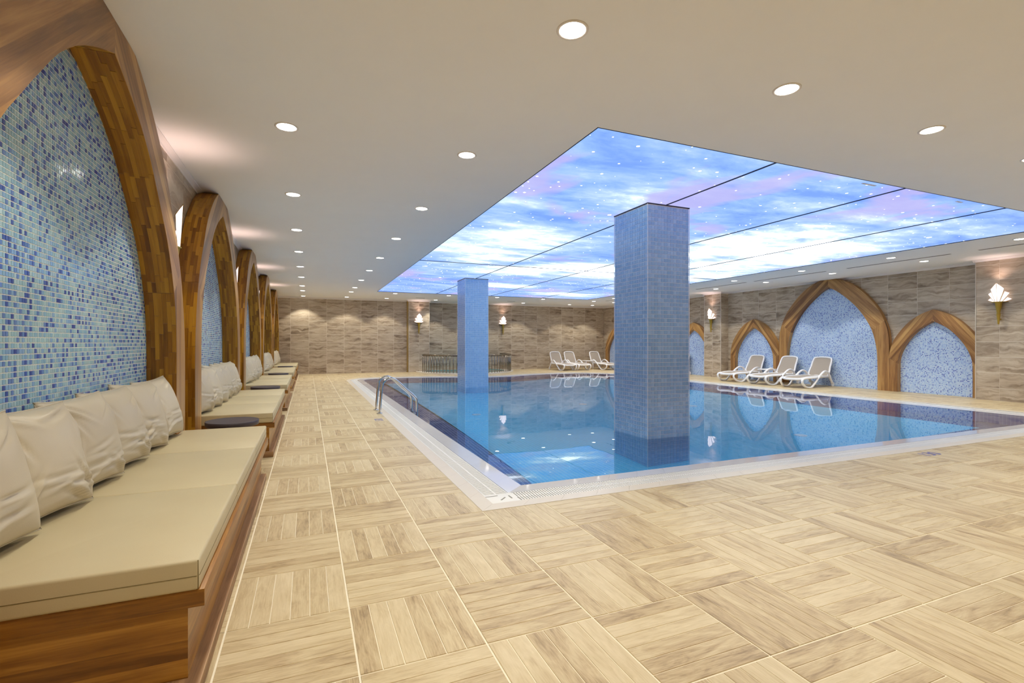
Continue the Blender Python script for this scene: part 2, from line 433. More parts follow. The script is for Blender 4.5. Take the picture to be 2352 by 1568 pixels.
# ------------------------------------------------------------------ floor
floor = struct_root('floor')
mb = MB(); outer = [(XL-.2, YF), (XR+.2, YF), (XR+.2, YB+.2), (XL-.2, YB+.2)]
loops = [[Vector((x, y, -.0035)) for x, y in L] for L in (outer, offset(OUT, .05), tub_poly(1.86))]
flat = [v for L in loops for v in L]
for tri in tessellate_polygon(loops):
    p = [flat[i] for i in tri]
    if (p[1]-p[0]).cross(p[2]-p[0]).z < 0: p.reverse()
    mb.face(p)
mb.build('grout_bed', M['fgrout'], floor)
OUTI = offset(OUT, .05); TUBI = tub_poly(1.86)
def plank_tile_mesh():
    """one floor tile, six planks with shallow joints between them; planks along Y"""
    m = MB(); g = .0028; w = P-.007; h0 = -w/2
    m.box((h0, h0, -.012), (-h0, -h0, -.0022), 0, 1)
    pw = w/6
    for i in range(6):
        a = h0+i*pw+(g/2 if i else 0); b = h0+(i+1)*pw-(g/2 if i < 5 else 0)
        e = .0012; z0, z1 = -.0022, 0
        lo = [(a, h0, z0), (b, h0, z0), (b, -h0, z0), (a, -h0, z0)]; hi = [(a+e, h0+e, z1), (b-e, h0+e, z1), (b-e, -h0-e, z1), (a+e, -h0-e, z1)]
        m.face(hi)
        for k in range(4): l = (k+1) % 4; m.face([lo[k], lo[l], hi[l], hi[k]])
    return m.mesh('floor_tile', [M['floor'], M['fgrout']])
TILE = plank_tile_mesh()
cells = []
for i in range(-2, 29):
    for j in range(-10, 39):
        x0, y0 = GX+i*P, GY+j*P; cx, cy = x0+P/2, y0+P/2
        if x0 > XR or y0 > YB: continue
        cor = [(x0, y0), (x0+P, y0), (x0+P, y0+P), (x0, y0+P), (cx, cy), (cx, y0), (cx, y0+P), (x0, cy), (x0+P, cy)]
        q = [(x*.98+cx*.02, y*.98+cy*.02) for x, y in cor]
        nin = sum(inside(c, OUTI) or inside(c, TUBI) for c in q)
        if nin == 9: continue
        pr = [project(x, y, 0) for x, y in cor[:4]]
        area = 0
        if all(pr) and nin == 0 and x0+P < XR+.05 and y0+P < YB+.05 and x0 > XL-.1:
            X = [p[0] for p in pr]; Y = [p[1] for p in pr]
            if max(X) > 0 and min(X) < 2352 and min(Y) < 1568 and not (x0 < -.75):
                area = abs(sum(X[k]*Y[(k+1) % 4]-X[(k+1) % 4]*Y[k] for k in range(4)))/2
        cells.append((area, i, j, nin, cx, cy))
cells.sort(reverse=True)
rest = MB()
for n, (area, i, j, nin, cx, cy) in enumerate(cells):
    if n < 300 and area > 0:
        link('floor_tile', TILE, floor, (cx, cy, 0), (0, 0, 0 if (i+j) % 2 == 0 else PI/2))
    elif nin == 0:
        a = P/2-.0035
        m = rest; x0, x1, y0, y1 = cx-a, cx+a, cy-a, min(cy+a, YB+.1)
        if y1 > y0:
            m.face([(x0, y0, 0), (x1, y0, 0), (x1, y1, 0), (x0, y1, 0)])
            for p, q in (((x0, y0), (x1, y0)), ((x1, y0), (x1, y1)), ((x0, y1), (x0, y0))): m.face([(p[0], p[1], -.01), (q[0], q[1], -.01), (q[0], q[1], 0), (p[0], p[1], 0)])
    else:
        K = 12
        for a in range(K):
            for b in range(K):
                x, y = cx+((a+.5)/K-.5)*P, cy+((b+.5)/K-.5)*P
                if inside((x, y), OUTI) or inside((x, y), TUBI): continue
                h = P/K/2; rest.face([(x-h, y-h, 0), (x+h, y-h, 0), (x+h, y+h, 0), (x-h, y+h, 0)])
rest.build('floor_tiles_beyond', M['floor_far'], floor, kind='stuff')

# ------------------------------------------------------------------ walls
def stone_tile_mesh(w, h):
    m = MB(); g = .0034; e = .0012; t = .008   # faces -Y, local x along the wall, z up
    x0, x1, z0, z1 = -w/2+g, w/2-g, -h/2+g, h/2-g
    lo = [(x0, 0, z0), (x1, 0, z0), (x1, 0, z1), (x0, 0, z1)]; hi = [(x0+e, -t, z0+e), (x1-e, -t, z0+e), (x1-e, -t, z1-e), (x0+e, -t, z1-e)]
    m.face(hi)
    for k in range(4): l = (k+1) % 4; m.face([lo[k], lo[l], hi[l], hi[k]])
    return m.mesh('wall_tile', M['stone'])
_tm = {}
def tile_run(root, org, ang, u0, u1, joints, ztop=H-.03, skip=None, name='wall_tile'):
    """tiles on a vertical face through org, local x turned by ang; joints = list of u positions"""
    rows = [0, .25]+[.25+.31*k for k in range(1, 9)]+[ztop]
    rows = [r for r in rows if r < ztop-.02]+[ztop]
    us = sorted(u for u in joints if u0+.02 < u < u1-.02); us = [u0]+us+[u1]
    d = Vector((math.cos(ang), math.sin(ang)))
    for a, b in zip(us, us[1:]):
        for z0, z1 in zip(rows, rows[1:]):
            if skip and skip(a, b, z0, z1): continue
            k = (round(b-a, 2), round(z1-z0, 2))
            if k not in _tm: _tm[k] = stone_tile_mesh(*k)
            p = Vector(org)+d*((a+b)/2)
            link(name, _tm[k], root, (p.x, p.y, (z0+z1)/2), (0, 0, ang))
# back wall (left part, pilaster, right part)
wb = struct_root('wall_back')
def wallbox(a, b, root, name='wall_core'): return box(name, a, b, M['grout'], root)
wallbox((XL-.2, YBL-.0062, -.2), (3.72, YBL+.6, H+.1), wb); wallbox((4.52, YB-.0062, -2.), (XR+.2, YB+.4, H+.1), wb); 
tile_run(wb, (0, YBL), 0, XL, 3.70, [-.585+.622*k for k in range(-1, 8)])
tile_run(wb, (0, YB), 0, 4.54, XR, [5.17+.6225*k for k in range(0, 13)])
pil = link('pilaster', None, wb)
wallbox((3.7018, 19.6018, -.1), (4.5382, YB+.1, H+.1), pil)
tile_run(pil, (0, 19.6+.008), 0, 3.71, 4.53, [4.12]); tile_run(pil, (3.708, 0), -PI/2, -YBL, -19.61, [])
tile_run(pil, (4.532, 0), PI/2, 19.61, YB, [])
for x in (3.708, 4.532): box('corner_strip', (x-.008, 19.592, 0), (x+.008, 19.612, H-.03), M['tile_trim'], pil)
box('corner_strip', (3.66, 19.70, 0), (3.702, YBL, H-.03), M['brass_trim'], pil)

# ---- arch curves (half, from foot to apex): (distance from centre, height)
A_IN = [(1.318, 0), (1.318, .6), (1.318, 1.11), (1.29, 1.38), (1.20, 1.636), (1.06, 1.88), (.92, 2.04), (.78, 2.19), (.62, 2.35), (.42, 2.49), (.22, 2.59), (0, 2.68)]
A_OUT = [(1.60, 0), (1.60, .6), (1.60, 1.05), (1.565, 1.34), (1.48, 1.64), (1.355, 1.9), (1.20, 2.12), (1.02, 2.37), (.85, 2.53), (.62, 2.70), (.38, 2.83), (.17, 2.90), (0, 2.93)]
B_IN = [(1.24, 0), (1.24, .6), (1.22, 1.0), (1.135, 1.40), (1.0, 1.70), (.80, 2.0), (.60, 2.22), (.40, 2.40), (.2, 2.55), (0, 2.655)]
B_OUT = [(1.50, 0), (1.50, .86), (1.49, 1.3), (1.43, 1.6), (1.28, 1.95), (1.11, 2.2), (.90, 2.44), (.68, 2.63), (.45, 2.77), (.2, 2.87), (0, 2.93)]
S_IN = [(.712, 0), (.712, .5), (.70, .78), (.63, 1.0), (.53, 1.18), (.40, 1.35), (.27, 1.48), (.13, 1.575), (0, 1.65)]
S_OUT = [(.90, 0), (.90, .6), (.895, .88), (.83, 1.15), (.70, 1.38), (.53, 1.59), (.36, 1.74), (.18, 1.84), (0, 1.91)]
def resample(pts, n):
    c = catmull([(p[0], p[1], 0) for p in pts], 8); L = [0]
    for a, b in zip(c, c[1:]): L.append(L[-1]+(b-a).length)
    out = []; j = 0
    for i in range(n+1):
        s = L[-1]*i/n
        while j < len(L)-2 and L[j+1] < s: j += 1
        q = (s-L[j])/max(L[j+1]-L[j], 1e-9); p = c[j].lerp(c[j+1], q); out.append((p.x, p.y))
    return out, L[-1]
def arch_inner_half(curve, z):
    """half width of the inner opening at height z"""
    pts, _ = resample(curve, 60)
    for a, b in zip(pts, pts[1:]):
        if a[1] <= z <= b[1]: return a[0]+(b[0]-a[0])*(z-a[1])/max(b[1]-a[1], 1e-6)
    return pts[0][0] if z <= 0 else None

# left wall
LEFT_C = [3.20, 6.80, 10.44, 14.10, 17.78]
wl = struct_root('wall_left')
wallbox((XL-.3, YF, -.2), (XL-.0018, YB, H+.1), wl)
def half_of(curve):
    pts, _ = resample(curve, 60)
    def f(z):
        if z >= curve[-1][1]: return -1
        for a, b in zip(pts, pts[1:]):
            if a[1] <= z <= b[1]: return a[0]+(b[0]-a[0])*(z-a[1])/max(b[1]-a[1], 1e-6)
        return pts[0][0]
    return f
hA, hAo, hB, hS = half_of(A_IN), half_of(A_OUT), half_of(B_IN), half_of(S_IN)
def skipper(centres):
    def sk(a, b, z0, z1):
        for c, hf in centres:
            if all(abs(u-c) < hf(z)-.02 for u in (a, b) for z in (max(z0, .01), z1)): return True
        return False
    return sk
# local x direction for a wall facing +X is +Y (ang=90deg), the tile front then faces +X
tile_run(wl, (XL-.008, 0), PI/2, 0.0, YBL, [.62*k+.18 for k in range(0, 33)], skip=skipper([(c, hA) for c in LEFT_C]))

# right wall with two pilasters
wr = struct_root('wall_right')
wallbox((XR+.0018, YF, -.2), (XR+.3, YB+.3, H+.1), wr)
RB = [(8.94, 6.54, 11.34), (16.35, 13.95, 18.75)]
cs = [(-b, hB) for b, _, _ in RB]+[(-s, hS) for _, p, q in RB for s in (p, q)]
tile_run(wr, (XR+.008, 0), -PI/2, -YB, 0.0, [-5.67-.62*k for k in range(-9, 24)], skip=skipper(cs))
for (y0, y1) in ((4.93, 5.68), (12.45, 13.19)):
    p = link('pilaster', None, wr)
    wallbox((12.7218, y0+.0018, -.1), (XR+.05, y1-.0018, H+.1), p)
    tile_run(p, (12.728, 0), -PI/2, -y1, -y0, [-(y0+y1)/2])
    tile_run(p, (0, y0+.008), 0, 12.72, XR-.001, []); tile_run(p, (0, y1-.008), PI, -XR+.001, -12.72, [])
    for y in (y0, y1): box('corner_strip', (12.712, y-.007, 0), (12.73, y+.007, H-.03), M['tile_trim'], p)
# front wall behind the camera
wf = struct_root('wall_front'); wallbox((XL-.3, YF-.2, -.1), (XR+.3, YF+.0147, H+.1), wf)
tile_run(wf, (0, YF+.0085), PI, -XR, -XL, [-XR+.62*k for k in range(1, 23)])

# ------------------------------------------------------------------ ceiling, cornices
ceil = struct_root('ceiling')
for n_, a, b in ((0, (XL-.3, YF, H), (PANEL[0], YB+.3, H+.1)), (1, (PANEL[1], YF, H), (XR+.3, YB+.3, H+.1)), (2, (PANEL[0], YF, H), (PANEL[1], PANEL[2], H+.1)), (3, (PANEL[0], PANEL[3], H), (PANEL[1], YB+.3, H+.1))):
    box('plasterboard', a, b, M['ceiling'], ceil)
def cornice(name, x0, y0, x1, y1, nx, ny):
    """coved strip from (x0,y0) to (x1,y1), projecting along (nx,ny)"""
    m = MB(); prof = [(0, -.05), (.008, -.05), (.014, -.036), (.034, -.018), (.045, -.008), (.045, 0), (0, 0)]
    for (a, za), (b, zb) in zip(prof, prof[1:]):
        m.face([(x0+nx*a, y0+ny*a, H+za), (x1+nx*a, y1+ny*a, H+za), (x1+nx*b, y1+ny*b, H+zb), (x0+nx*b, y0+ny*b, H+zb)])
    for (x, y) in ((x0, y0), (x1, y1)): m.face([(x+nx*a, y+ny*a, H+z) for a, z in prof])
    m.build(name, M['cornice'], kind='structure')
k = 1
segs = [(XL, YF, XL, YBL, 1, 0), (XL, YBL-.008, 3.70, YBL-.008, 0, -1), (3.66, 19.6, 4.58, 19.6, 0, -1), (4.53, YB-.008, XR, YB-.008, 0, -1), (XL, YF+.01, XR, YF+.01, 0, 1),
        (3.70, YBL, 3.70, 19.6, -1, 0), (4.54, YB, 4.54, 19.6, 1, 0)]
for a, b in ((YF, 4.93), (5.68, 12.45), (13.19, YB)): segs.append((XR, a, XR, b, -1, 0))
for a, b in ((4.93, 5.68), (12.45, 13.19)):
    segs += [(12.72, a-.04, 12.72, b+.04, -1, 0), (12.69, a, XR, a, 0, -1), (12.69, b, XR, b, 0, 1)]
for s in segs: cornice('trim_%d' % k, *s); k += 1

# ------------------------------------------------------------------ wooden arches
def build_arch(name, label, loc, rz, cin, cout, depth, kp, staves, group, N=32, zclip=H-.004, lanes=7):
    root = thing(name, label, 'arch', loc, rz, group)
    I, LI = resample(cin, N); O, LO = resample(cout, N)
    O = [(a, min(b, zclip)) for a, b in O]; I = [(a, min(b, zclip-.05)) for a, b in I]
    x0, x1 = .004, depth
    for sgn in (1, -1):
        for nm, ka, kb in (('post', 0, kp), ('rib', kp, N)):
            m = MB(); rr = random.random()
            if nm == 'post': d = Vector((0, 1))
            else: d = (Vector(((I[kb][0]+O[kb][0])/2, (I[kb][1]+O[kb][1])/2))-Vector(((I[ka][0]+O[ka][0])/2, (I[ka][1]+O[ka][1])/2))).normalized()
            pe = Vector((-d.y, d.x))
            def uvf(q): v = Vector((abs(q[1]), q[2])); return (v.dot(d), v.dot(pe)+5)
            for i in range(ka, kb):
                a, b, c, e = (x1, sgn*I[i][0], I[i][1]), (x1, sgn*O[i][0], O[i][1]), (x1, sgn*O[i+1][0], O[i+1][1]), (x1, sgn*I[i+1][0], I[i+1][1])
                f = [a, b, c, e] if sgn > 0 else [e, c, b, a]
                m.face(f, [uvf(q) for q in f], rr)
                bk = [(x0,)+q[1:] for q in reversed(f)]; m.face(bk, [uvf(q) for q in bk], rr)
                for Cc, LL, flip in ((I, LI, True), (O, LO, False)):
                    p, q = Cc[i], Cc[i+1]; s0, s1 = LL*i/N, LL*(i+1)/N
                    f = [(x0, sgn*p[0], p[1]), (x1, sgn*p[0], p[1]), (x1, sgn*q[0], q[1]), (x0, sgn*q[0], q[1])]
                    uv = [(s0, x0), (s0, x1), (s1, x1), (s1, x0)]
                    if flip == (sgn > 0): f.reverse(); uv.reverse()
                    m.face([tuple(z) for z in f], uv, rr)
            for kk in (ka, kb):
                if (kk == kb and nm == 'rib'): continue
                f = [(x0, sgn*I[kk][0], I[kk][1]), (x1, sgn*I[kk][0], I[kk][1]), (x1, sgn*O[kk][0], O[kk][1]), (x0, sgn*O[kk][0], O[kk][1])]
                m.face(f, None, rr)
            part = m.build(nm, M['arch_front'], root, weld=True)
            if staves:
                joined = MB()
                for Cc, LL, side in ((I, LI, -1), (O, LO, 1)):
                    for ln in range(lanes):
                        wx = (x1-x0-.005)/lanes; xa, xb = x0+.004+ln*wx, x0+.004+(ln+1)*wx-.0005
                        ia = ka+0.0; first = True
                        while ia < kb-.01:
                            ln_ = random.uniform(.14, .42)/LL*N*(.5 if first else 1); first = False
                            ib = min(ia+ln_, kb)
                            if kb-ib < .6: ib = kb
                            if Cc[min(int(ia), N-1)][1] > zclip-.03 and side > 0: break
                            th = random.uniform(.0022, .0030); mm = joined if staves == 'joined' else MB(); r_ = random.random()
                            sam = [ia]+[k2 for k2 in range(int(ia)+1, int(math.ceil(ib))) if k2 > ia+.15 and k2 < ib-.15]+[ib-.03]
                            ring = []
                            for s_ in sam:
                                k0 = min(int(s_), N-1); fr = s_-k0; p = Vector(Cc[k0]).lerp(Vector(Cc[k0+1]), fr)
                                tg = (Vector(Cc[k0+1])-Vector(Cc[k0])).normalized(); nn_ = Vector((tg.y, -tg.x))*(1 if side > 0 else -1)
                                q = p+nn_*th; ring.append((p, q, LL*s_/N))
                            def P3(x, v): return (x, sgn*v.x, v.y)
                            for (p, q, s_), (p2, q2, s2) in zip(ring, ring[1:]):
                                fs = [[P3(xa, q), P3(xb, q), P3(xb, q2), P3(xa, q2)], [P3(xa, p), P3(xa, q), P3(xa, q2), P3(xa, p2)], [P3(xb, q), P3(xb, p), P3(xb, p2), P3(xb, q2)]]
                                us = [[(s_, xa), (s_, xb), (s2, xb), (s2, xa)], [(s_, xa)]*2+[(s2, xa)]*2, [(s_, xb)]*2+[(s2, xb)]*2]
                                for f, u in zip(fs, us):
                                    if (side < 0) != (sgn < 0): f.reverse(); u.reverse()
                                    mm.face(f, u, r_)
                            for p, q, s_ in (ring[0], ring[-1]): mm.face([P3(xa, p), P3(xb, p), P3(xb, q), P3(xa, q)], None, r_)
                            if staves != 'joined': mm.build('stave', M['stave'], part)
                            ia = ib
                if staves == 'joined': joined.build('staves', M['stave'], part, kind='stuff')
    return root
names = ['big wooden pointed arch nearest the camera, cut off by the left edge', 'second wooden pointed arch from the camera along the bench wall', 'third wooden pointed arch from the camera along the bench wall', 'fourth wooden pointed arch from the camera along the bench wall', 'farthest wooden pointed arch on the bench wall, by the back wall']
for i, c in enumerate(LEFT_C):
    build_arch('wooden_arch', names[i], (XL, c, 0), 0, A_IN, A_OUT, .2, 15, 'parts' if i < 2 else 'joined', 'wooden arches along the bench wall')
rn = [('tall pointed wooden arch behind the white loungers', 'small pointed wooden arch right of the tall one, beside the near pilaster', 'small pointed wooden arch behind the left lounger, left of the tall one'),
      ('tall far wooden arch on the right wall, hidden behind the near column', 'small wooden arch between near column and far sconce pilaster', 'farthest small wooden arch on the right wall, left of near column')]
for (b, s1, s2), nm in zip(RB, rn):
    build_arch('wooden_arch', nm[0], (XR, b, 0), PI, B_IN, B_OUT, .12, 15, None, 'wooden arches on the right wall')
    build_arch('wooden_arch', nm[1], (XR, s1, 0), PI, S_IN, S_OUT, .12, 11, None, 'wooden arches on the right wall')
    build_arch('wooden_arch', nm[2], (XR, s2, 0), PI, S_IN, S_OUT, .12, 11, None, 'wooden arches on the right wall')

# ------------------------------------------------------------------ mosaics inside the arches
def chip(m, y, z, w, h, r, t=.0026, base=.003):
    """small tile standing proud of the local plane x=0 (facing +x), slightly tilted"""
    e = .0012; a, b = random.gauss(0, .010), random.gauss(0, .010)
    lo = [(base, y, z), (base, y+w, z), (base, y+w, z+h), (base, y, z+h)]
    hi = [(base+t+a*(dy-w/2)+b*(dz-h/2), y+dy, z+dz) for dy, dz in ((e, e), (w-e, e), (w-e, h-e), (e, h-e))]
    m.face(hi, None, r)
    for k in range(4): l = (k+1) % 4; m.face([lo[k], lo[l], hi[l], hi[k]], None, r)
def mosaic_panel(hf, top, pw=.021, p=.0245, g=.0036, keep=None):
    m = MB(); out = []; z = 0.
    while z < top:
        w = min(hf(z+p*.9), 9) if z+p*.9 < top else -1
        w += .03
        if w > 0:
            n = int(w/pw)+1
            for i in range(-n, n):
                if -w <= i*pw and (i+1)*pw <= w:
                    r = random.random()
                    if keep and keep(i*pw+pw/2, z+p/2): out.append((i*pw+g/2, z+g/2, r)); continue
                    chip(m, i*pw+g/2, z+g/2, pw-g, p-g, r)
        z += p
    return m, out
def backing(hf, top, mat, parent, loc, rz):
    zs = [i*.05 for i in range(int(top/.05)+1)]; L = [(.003, -hf(z)-.04, z) for z in zs]; R = [(.003, hf(z)+.04, z) for z in zs]
    m = MB(); m.face(R+L[::-1]); return m.build('grout_bed', mat, parent, loc=loc, rot=(0, 0, rz))
# near arch: its 300 largest chips are single pieces
c0 = LEFT_C[0]
cand = []
zz = 0
while zz < 2.6:
    for i in range(-70, 70):
        u = i*.021+.0105; v = zz+.01225
        if abs(u) < hA(v)-.02:
            pr = project(XL, c0+u, v)
            if pr and 0 < pr[0] < 330 and pr[1] > 105 and pr[1] < 940 and v > .9: cand.append((pr[2], u, v))
    zz += .0245
cand.sort(); KEEP = {(round(u, 3), round(v, 3)) for _, u, v in cand[:300]}
mp, out = mosaic_panel(hA, 2.66, keep=lambda u, v: (round(u, 3), round(v, 3)) in KEEP)
root = link('mosaic_panel', mp.mesh('mosaic_panel', M['mosaic_l']), wl, (XL, c0, 0), kind='stuff')
variants = []
for i in range(28):
    m = MB(); chip(m, 0, 0, .0174, .0209, (i+.5)/28); variants.append(m.mesh('mosaic_chip', M['mosaic_l']))
for y, z, r in out: link('mosaic_chip', variants[int(r*28)], root, (0, y, z))
backing(hA, 2.68, M['mgrout'], wl, (XL, c0, 0), 0)
mp, _ = mosaic_panel(hA, 2.66); me = mp.mesh('mosaic_panel', M['mosaic_l'])
for c in LEFT_C[1:]:
    link('mosaic_panel', me, wl, (XL, c, 0), kind='stuff'); backing(hA, 2.68, M['mgrout'], wl, (XL, c, 0), 0)
mpB, _ = mosaic_panel(hB, 2.64); meB = mpB.mesh('mosaic_panel', M['mosaic_r'])
mpS, _ = mosaic_panel(hS, 1.64); meS = mpS.mesh('mosaic_panel', M['mosaic_r'])
for b, s1, s2 in RB:
    link('mosaic_panel', meB, wr, (XR, b, 0), (0, 0, PI), kind='stuff'); backing(hB, 2.64, M['mgrout_r'], wr, (XR, b, 0), PI)
    for s in (s1, s2): link('mosaic_panel', meS, wr, (XR, s, 0), (0, 0, PI), kind='stuff'); backing(hS, 1.63, M['mgrout_r'], wr, (XR, s, 0), PI)

# ------------------------------------------------------------------ pool
pool = struct_root('pool_basin')
R1, R2_, R3 = offset(OUT, .12), offset(OUT, .32), offset(OUT, .51)
ZW = -.016; ZD = -1.3; ZB = -.32
def ring_wall(poly, za, zb, mat, name, parent, inward=True, **kw):
    m = MB(); n = len(poly)
    for i in range(n):
        a, b = poly[i], poly[(i+1) % n]; f = [(a[0], a[1], za), (b[0], b[1], za), (b[0], b[1], zb), (a[0], a[1], zb)]
        m.face(f if not inward else f[::-1])
    return m.build(name, mat, parent, **kw)
def fill(poly, z, mat, name, parent, **kw):
    m = MB(); L = [Vector((x, y, z)) for x, y in poly]
    for tri in tessellate_polygon([L]):
        p = [L[i] for i in tri]
        if (p[1]-p[0]).cross(p[2]-p[0]).z < 0: p.reverse()
        m.face(p)
    return m.build(name, mat, parent, **kw)
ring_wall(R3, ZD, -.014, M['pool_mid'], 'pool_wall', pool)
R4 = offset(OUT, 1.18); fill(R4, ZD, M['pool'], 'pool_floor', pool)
mb_ = MB()
for i in range(len(OUT)):
    j = (i+1) % len(OUT); mb_.face([(R3[i][0], R3[i][1], ZD), (R3[j][0], R3[j][1], ZD), (R4[j][0], R4[j][1], ZD), (R4[i][0], R4[i][1], ZD)])
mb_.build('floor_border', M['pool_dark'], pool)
for (x, y) in ((4.6, 6.6), (6.9, 5.2), (7.6, 8.2), (3.0, 9.0), (5.6, 9.4)):
    link('floor_inlet', lathe_mesh('floor_inlet', [(.09, 0), (.09, .012), (.07, .02), (.03, .02), (.03, .01)], M['white_plastic']), pool, (x, y, ZD))
def strip(poly0, poly1, za, zb, name, mat, root, seg, gap, thick=.02, kind=None, skip=None):
    """pieces along the ring between two offsets of the outline"""
    n = len(poly0); cum = [0]
    for i in range(n): cum.append(cum[-1]+(Vector(poly0[(i+1) % n])-Vector(poly0[i])).length)
    def at(poly, i, q): return Vector(poly[i % n]).lerp(Vector(poly[(i+1) % n]), q)
    joined = MB()
    for i in range(n):
        L = cum[i+1]-cum[i]; k = max(1, round(L/seg))
        for j in range(k):
            q0, q1 = j/k+gap/2/L, (j+1)/k-gap/2/L
            a, b, c, d = at(poly0, i, q0), at(poly0, i, q1), at(poly1, i, q1), at(poly1, i, q0)
            m = joined if kind else MB()
            top = [(a.x, a.y, za), (b.x, b.y, za), (c.x, c.y, zb), (d.x, d.y, zb)]
            bot = [(x, y, z-thick) for x, y, z in top]
            m.face(top)
            for s in range(4): e = (s+1) % 4; m.face([bot[s], bot[e], top[e], top[s]])
            if not kind: m.build(name, mat, root)
    if kind: joined.build(name, mat, root, kind=kind)
cop = thing('pool_coping', 'cream and white coping with slotted overflow grate around the pool', 'coping')
strip(OUT, offset(OUT, .118), .002, .002, 'border_tile', M['border'], cop, .3, .0015)
strip(R2_, R3, -.0015, -.0135, 'edge_slab', M['slab'], cop, .3, .0008)
fill_ring = MB()
for i in range(len(OUT)):
    j = (i+1) % len(OUT); a, b, c, d = R1[i], R1[j], R2_[j], R2_[i]
    fill_ring.face([(a[0], a[1], -.09), (b[0], b[1], -.09), (c[0], c[1], -.09), (d[0], d[1], -.09)])
fill_ring.build('channel', M['channel'], cop)
ring_wall(R1, -.09, .0, M['channel'], 'channel_side', cop); ring_wall(R2_, -.09, -.012, M['channel'], 'channel_side', cop, inward=False)
# grate: two rows of cross bars and three rails
GR = [offset(OUT, d) for d in (.124, .132, .214, .226, .308, .316)]
gm = MB()
def bars(p0, p1, seg, wfrac, corner_skip):
    n = len(p0)
    for i in range(n):
        a, b, c, d = [Vector(q) for q in (p0[i], p0[(i+1) % n], p1[(i+1) % n], p1[i])]
        L = (b-a).length; k = max(1, round(L/seg))
        for j in range(k):
            q0, q1 = (j+.5-wfrac/2)/k, (j+.5+wfrac/2)/k
            # straight sides: bars stand square to the edge
            A, B = a.lerp(b, q0), a.lerp(b, q1); D, E_ = d.lerp(c, q0), d.lerp(c, q1)
            if L > 2:
                e = (b-a).normalized(); nrm = Vector((-e.y, e.x)); wd = (d-a).dot(nrm)
                D, E_ = A+nrm*wd, B+nrm*wd
                if i == 0 and (A.x < PX0+.34 or A.x > PX1-.34): continue
                if i and A.y < PY0+.34: continue
            t_ = [(A.x, A.y, -.002), (B.x, B.y, -.002), (E_.x, E_.y, -.002), (D.x, D.y, -.002)]
            gm.face(t_); bt = [(x, y, -.02) for x, y, z in t_]
            for s in range(4): e = (s+1) % 4; gm.face([bt[s], bt[e], t_[e], t_[s]])
bars(GR[1], GR[2], .022, .58, True); bars(GR[3], GR[4], .022, .58, True)
for a, b in ((0, 1), (2, 3), (4, 5)):
    n = len(OUT)
    for i in range(n):
        j = (i+1) % n; p = [GR[a][i], GR[a][j], GR[b][j], GR[b][i]]; gm.face([(x, y, -.0022) for x, y in p])
gm.build('grate_bars', M['grate'], cop, kind='stuff')
# white corner plate with three slots, near left corner
m = MB()
for a, b in (((1.222, 3.296), (1.448, 3.505)),): m.box((a[0], a[1], -.02), (b[0], b[1], 0.0005))
m.build('corner_plate', M['grate'], cop, bevel=.002, weld=True)
for (x, y, l, an) in ((1.27, 3.46, .10, 0), (1.335, 3.38, .075, PI/4), (1.40, 3.40, .07, PI/2)):
    box('plate_slot', (-l/2, -.006, 0), (l/2, .006, .0012), M['channel'], cop, loc=(x, y, 0), rot=(0, 0, an))
box('corner_plate', (PX1-.348, PY0+.12, -.02), (PX1-.12, PY0+.33, .0005), M['grate'], cop)
# water
wo = fill(R3, ZW, M['water'], 'pool_water', None)
tag(wo, 'still clear blue water filling the swimming pool', 'water')

# ------------------------------------------------------------------ columns
def column(label, x, y, near):
    root = thing('tiled_column', label, 'column', (x, y, ZD))
    Ht = H-.012-ZD; p = .0492; g = .0045
    box('core', (.006, .006, 0), (CW-.006, CD-.006, Ht), M['col_grout'], root)
    m = MB(); singles = []
    nx, ny, nz = 13, 14, int(Ht/p)
    px, py = (CW-.012)/nx, (CD-.012)/ny
    def add(face, i, k, tgt, t=.0045):
        """append one tile; face 0:-Y 1:-X 2:+Y 3:+X"""
        r = random.random(); e = .0012; z0, z1 = k*p+g/2, (k+1)*p-g/2
        pw = px if face in (0, 2) else py; u0, u1 = .006+i*pw+g/2, .006+(i+1)*pw-g/2
        ti = random.gauss(0, .006); tj = random.gauss(0, .006)
        lo = [(u0, z0, 0), (u1, z0, 0), (u1, z1, 0), (u0, z1, 0)]
        hi = [(u0+e, z0+e, t+ti*.02), (u1-e, z0+e, t-ti*.02+tj*.02), (u1-e, z1-e, t), (u0+e, z1-e, t+tj*.02)]
        def w3(q):
            u, z, d = q
            return {0: (u, .006-d, z), 1: (.006-d, CD-u, z), 2: (CW-u, CD-.006+d, z), 3: (CW-.006+d, u, z)}[face]
        lo = [w3(q) for q in lo]; hi = [w3(q) for q in hi]
        tgt.face(hi, None, r)
        for s in range(4): l = (s+1) % 4; tgt.face([lo[s], lo[l], hi[l], hi[s]], None, r)
    for k in range(nz+1):
        if (k+1)*p > Ht: break
        for face, cnt in ((0, nx), (1, ny), (2, nx), (3, ny)):
            for i in range(cnt):
                zc = k*p+ZD
                if near and face in (0,) and 0.0 < zc < 1.15+.0: # widest-looking face at eye level
                    if len(singles) < 300: s_ = MB(); add(face, i, k, s_); singles.append(s_); continue
                add(face, i, k, m)
    m.build('tiles', M['col_tile'], root, kind='stuff')
    for s_ in singles: s_.build('tile', M['col_tile'], root)
    for (a, b) in ((0, 0), (CW, 0), (0, CD), (CW, CD)):
        box('corner_trim', (a-.003, b-.003, 0), (a+.003, b+.003, Ht), M['col_grout'], root)
    box('top_trim', (-.006, -.006, Ht-.004), (CW+.006, CD+.006, Ht+.006), M['black_gap'], root)
column('large blue tiled square column standing in the pool nearest the camera', COLS[0][0], COLS[0][1], True)
column('farther blue tiled square column in the pool, left of the big one', COLS[1][0], COLS[1][1], False)

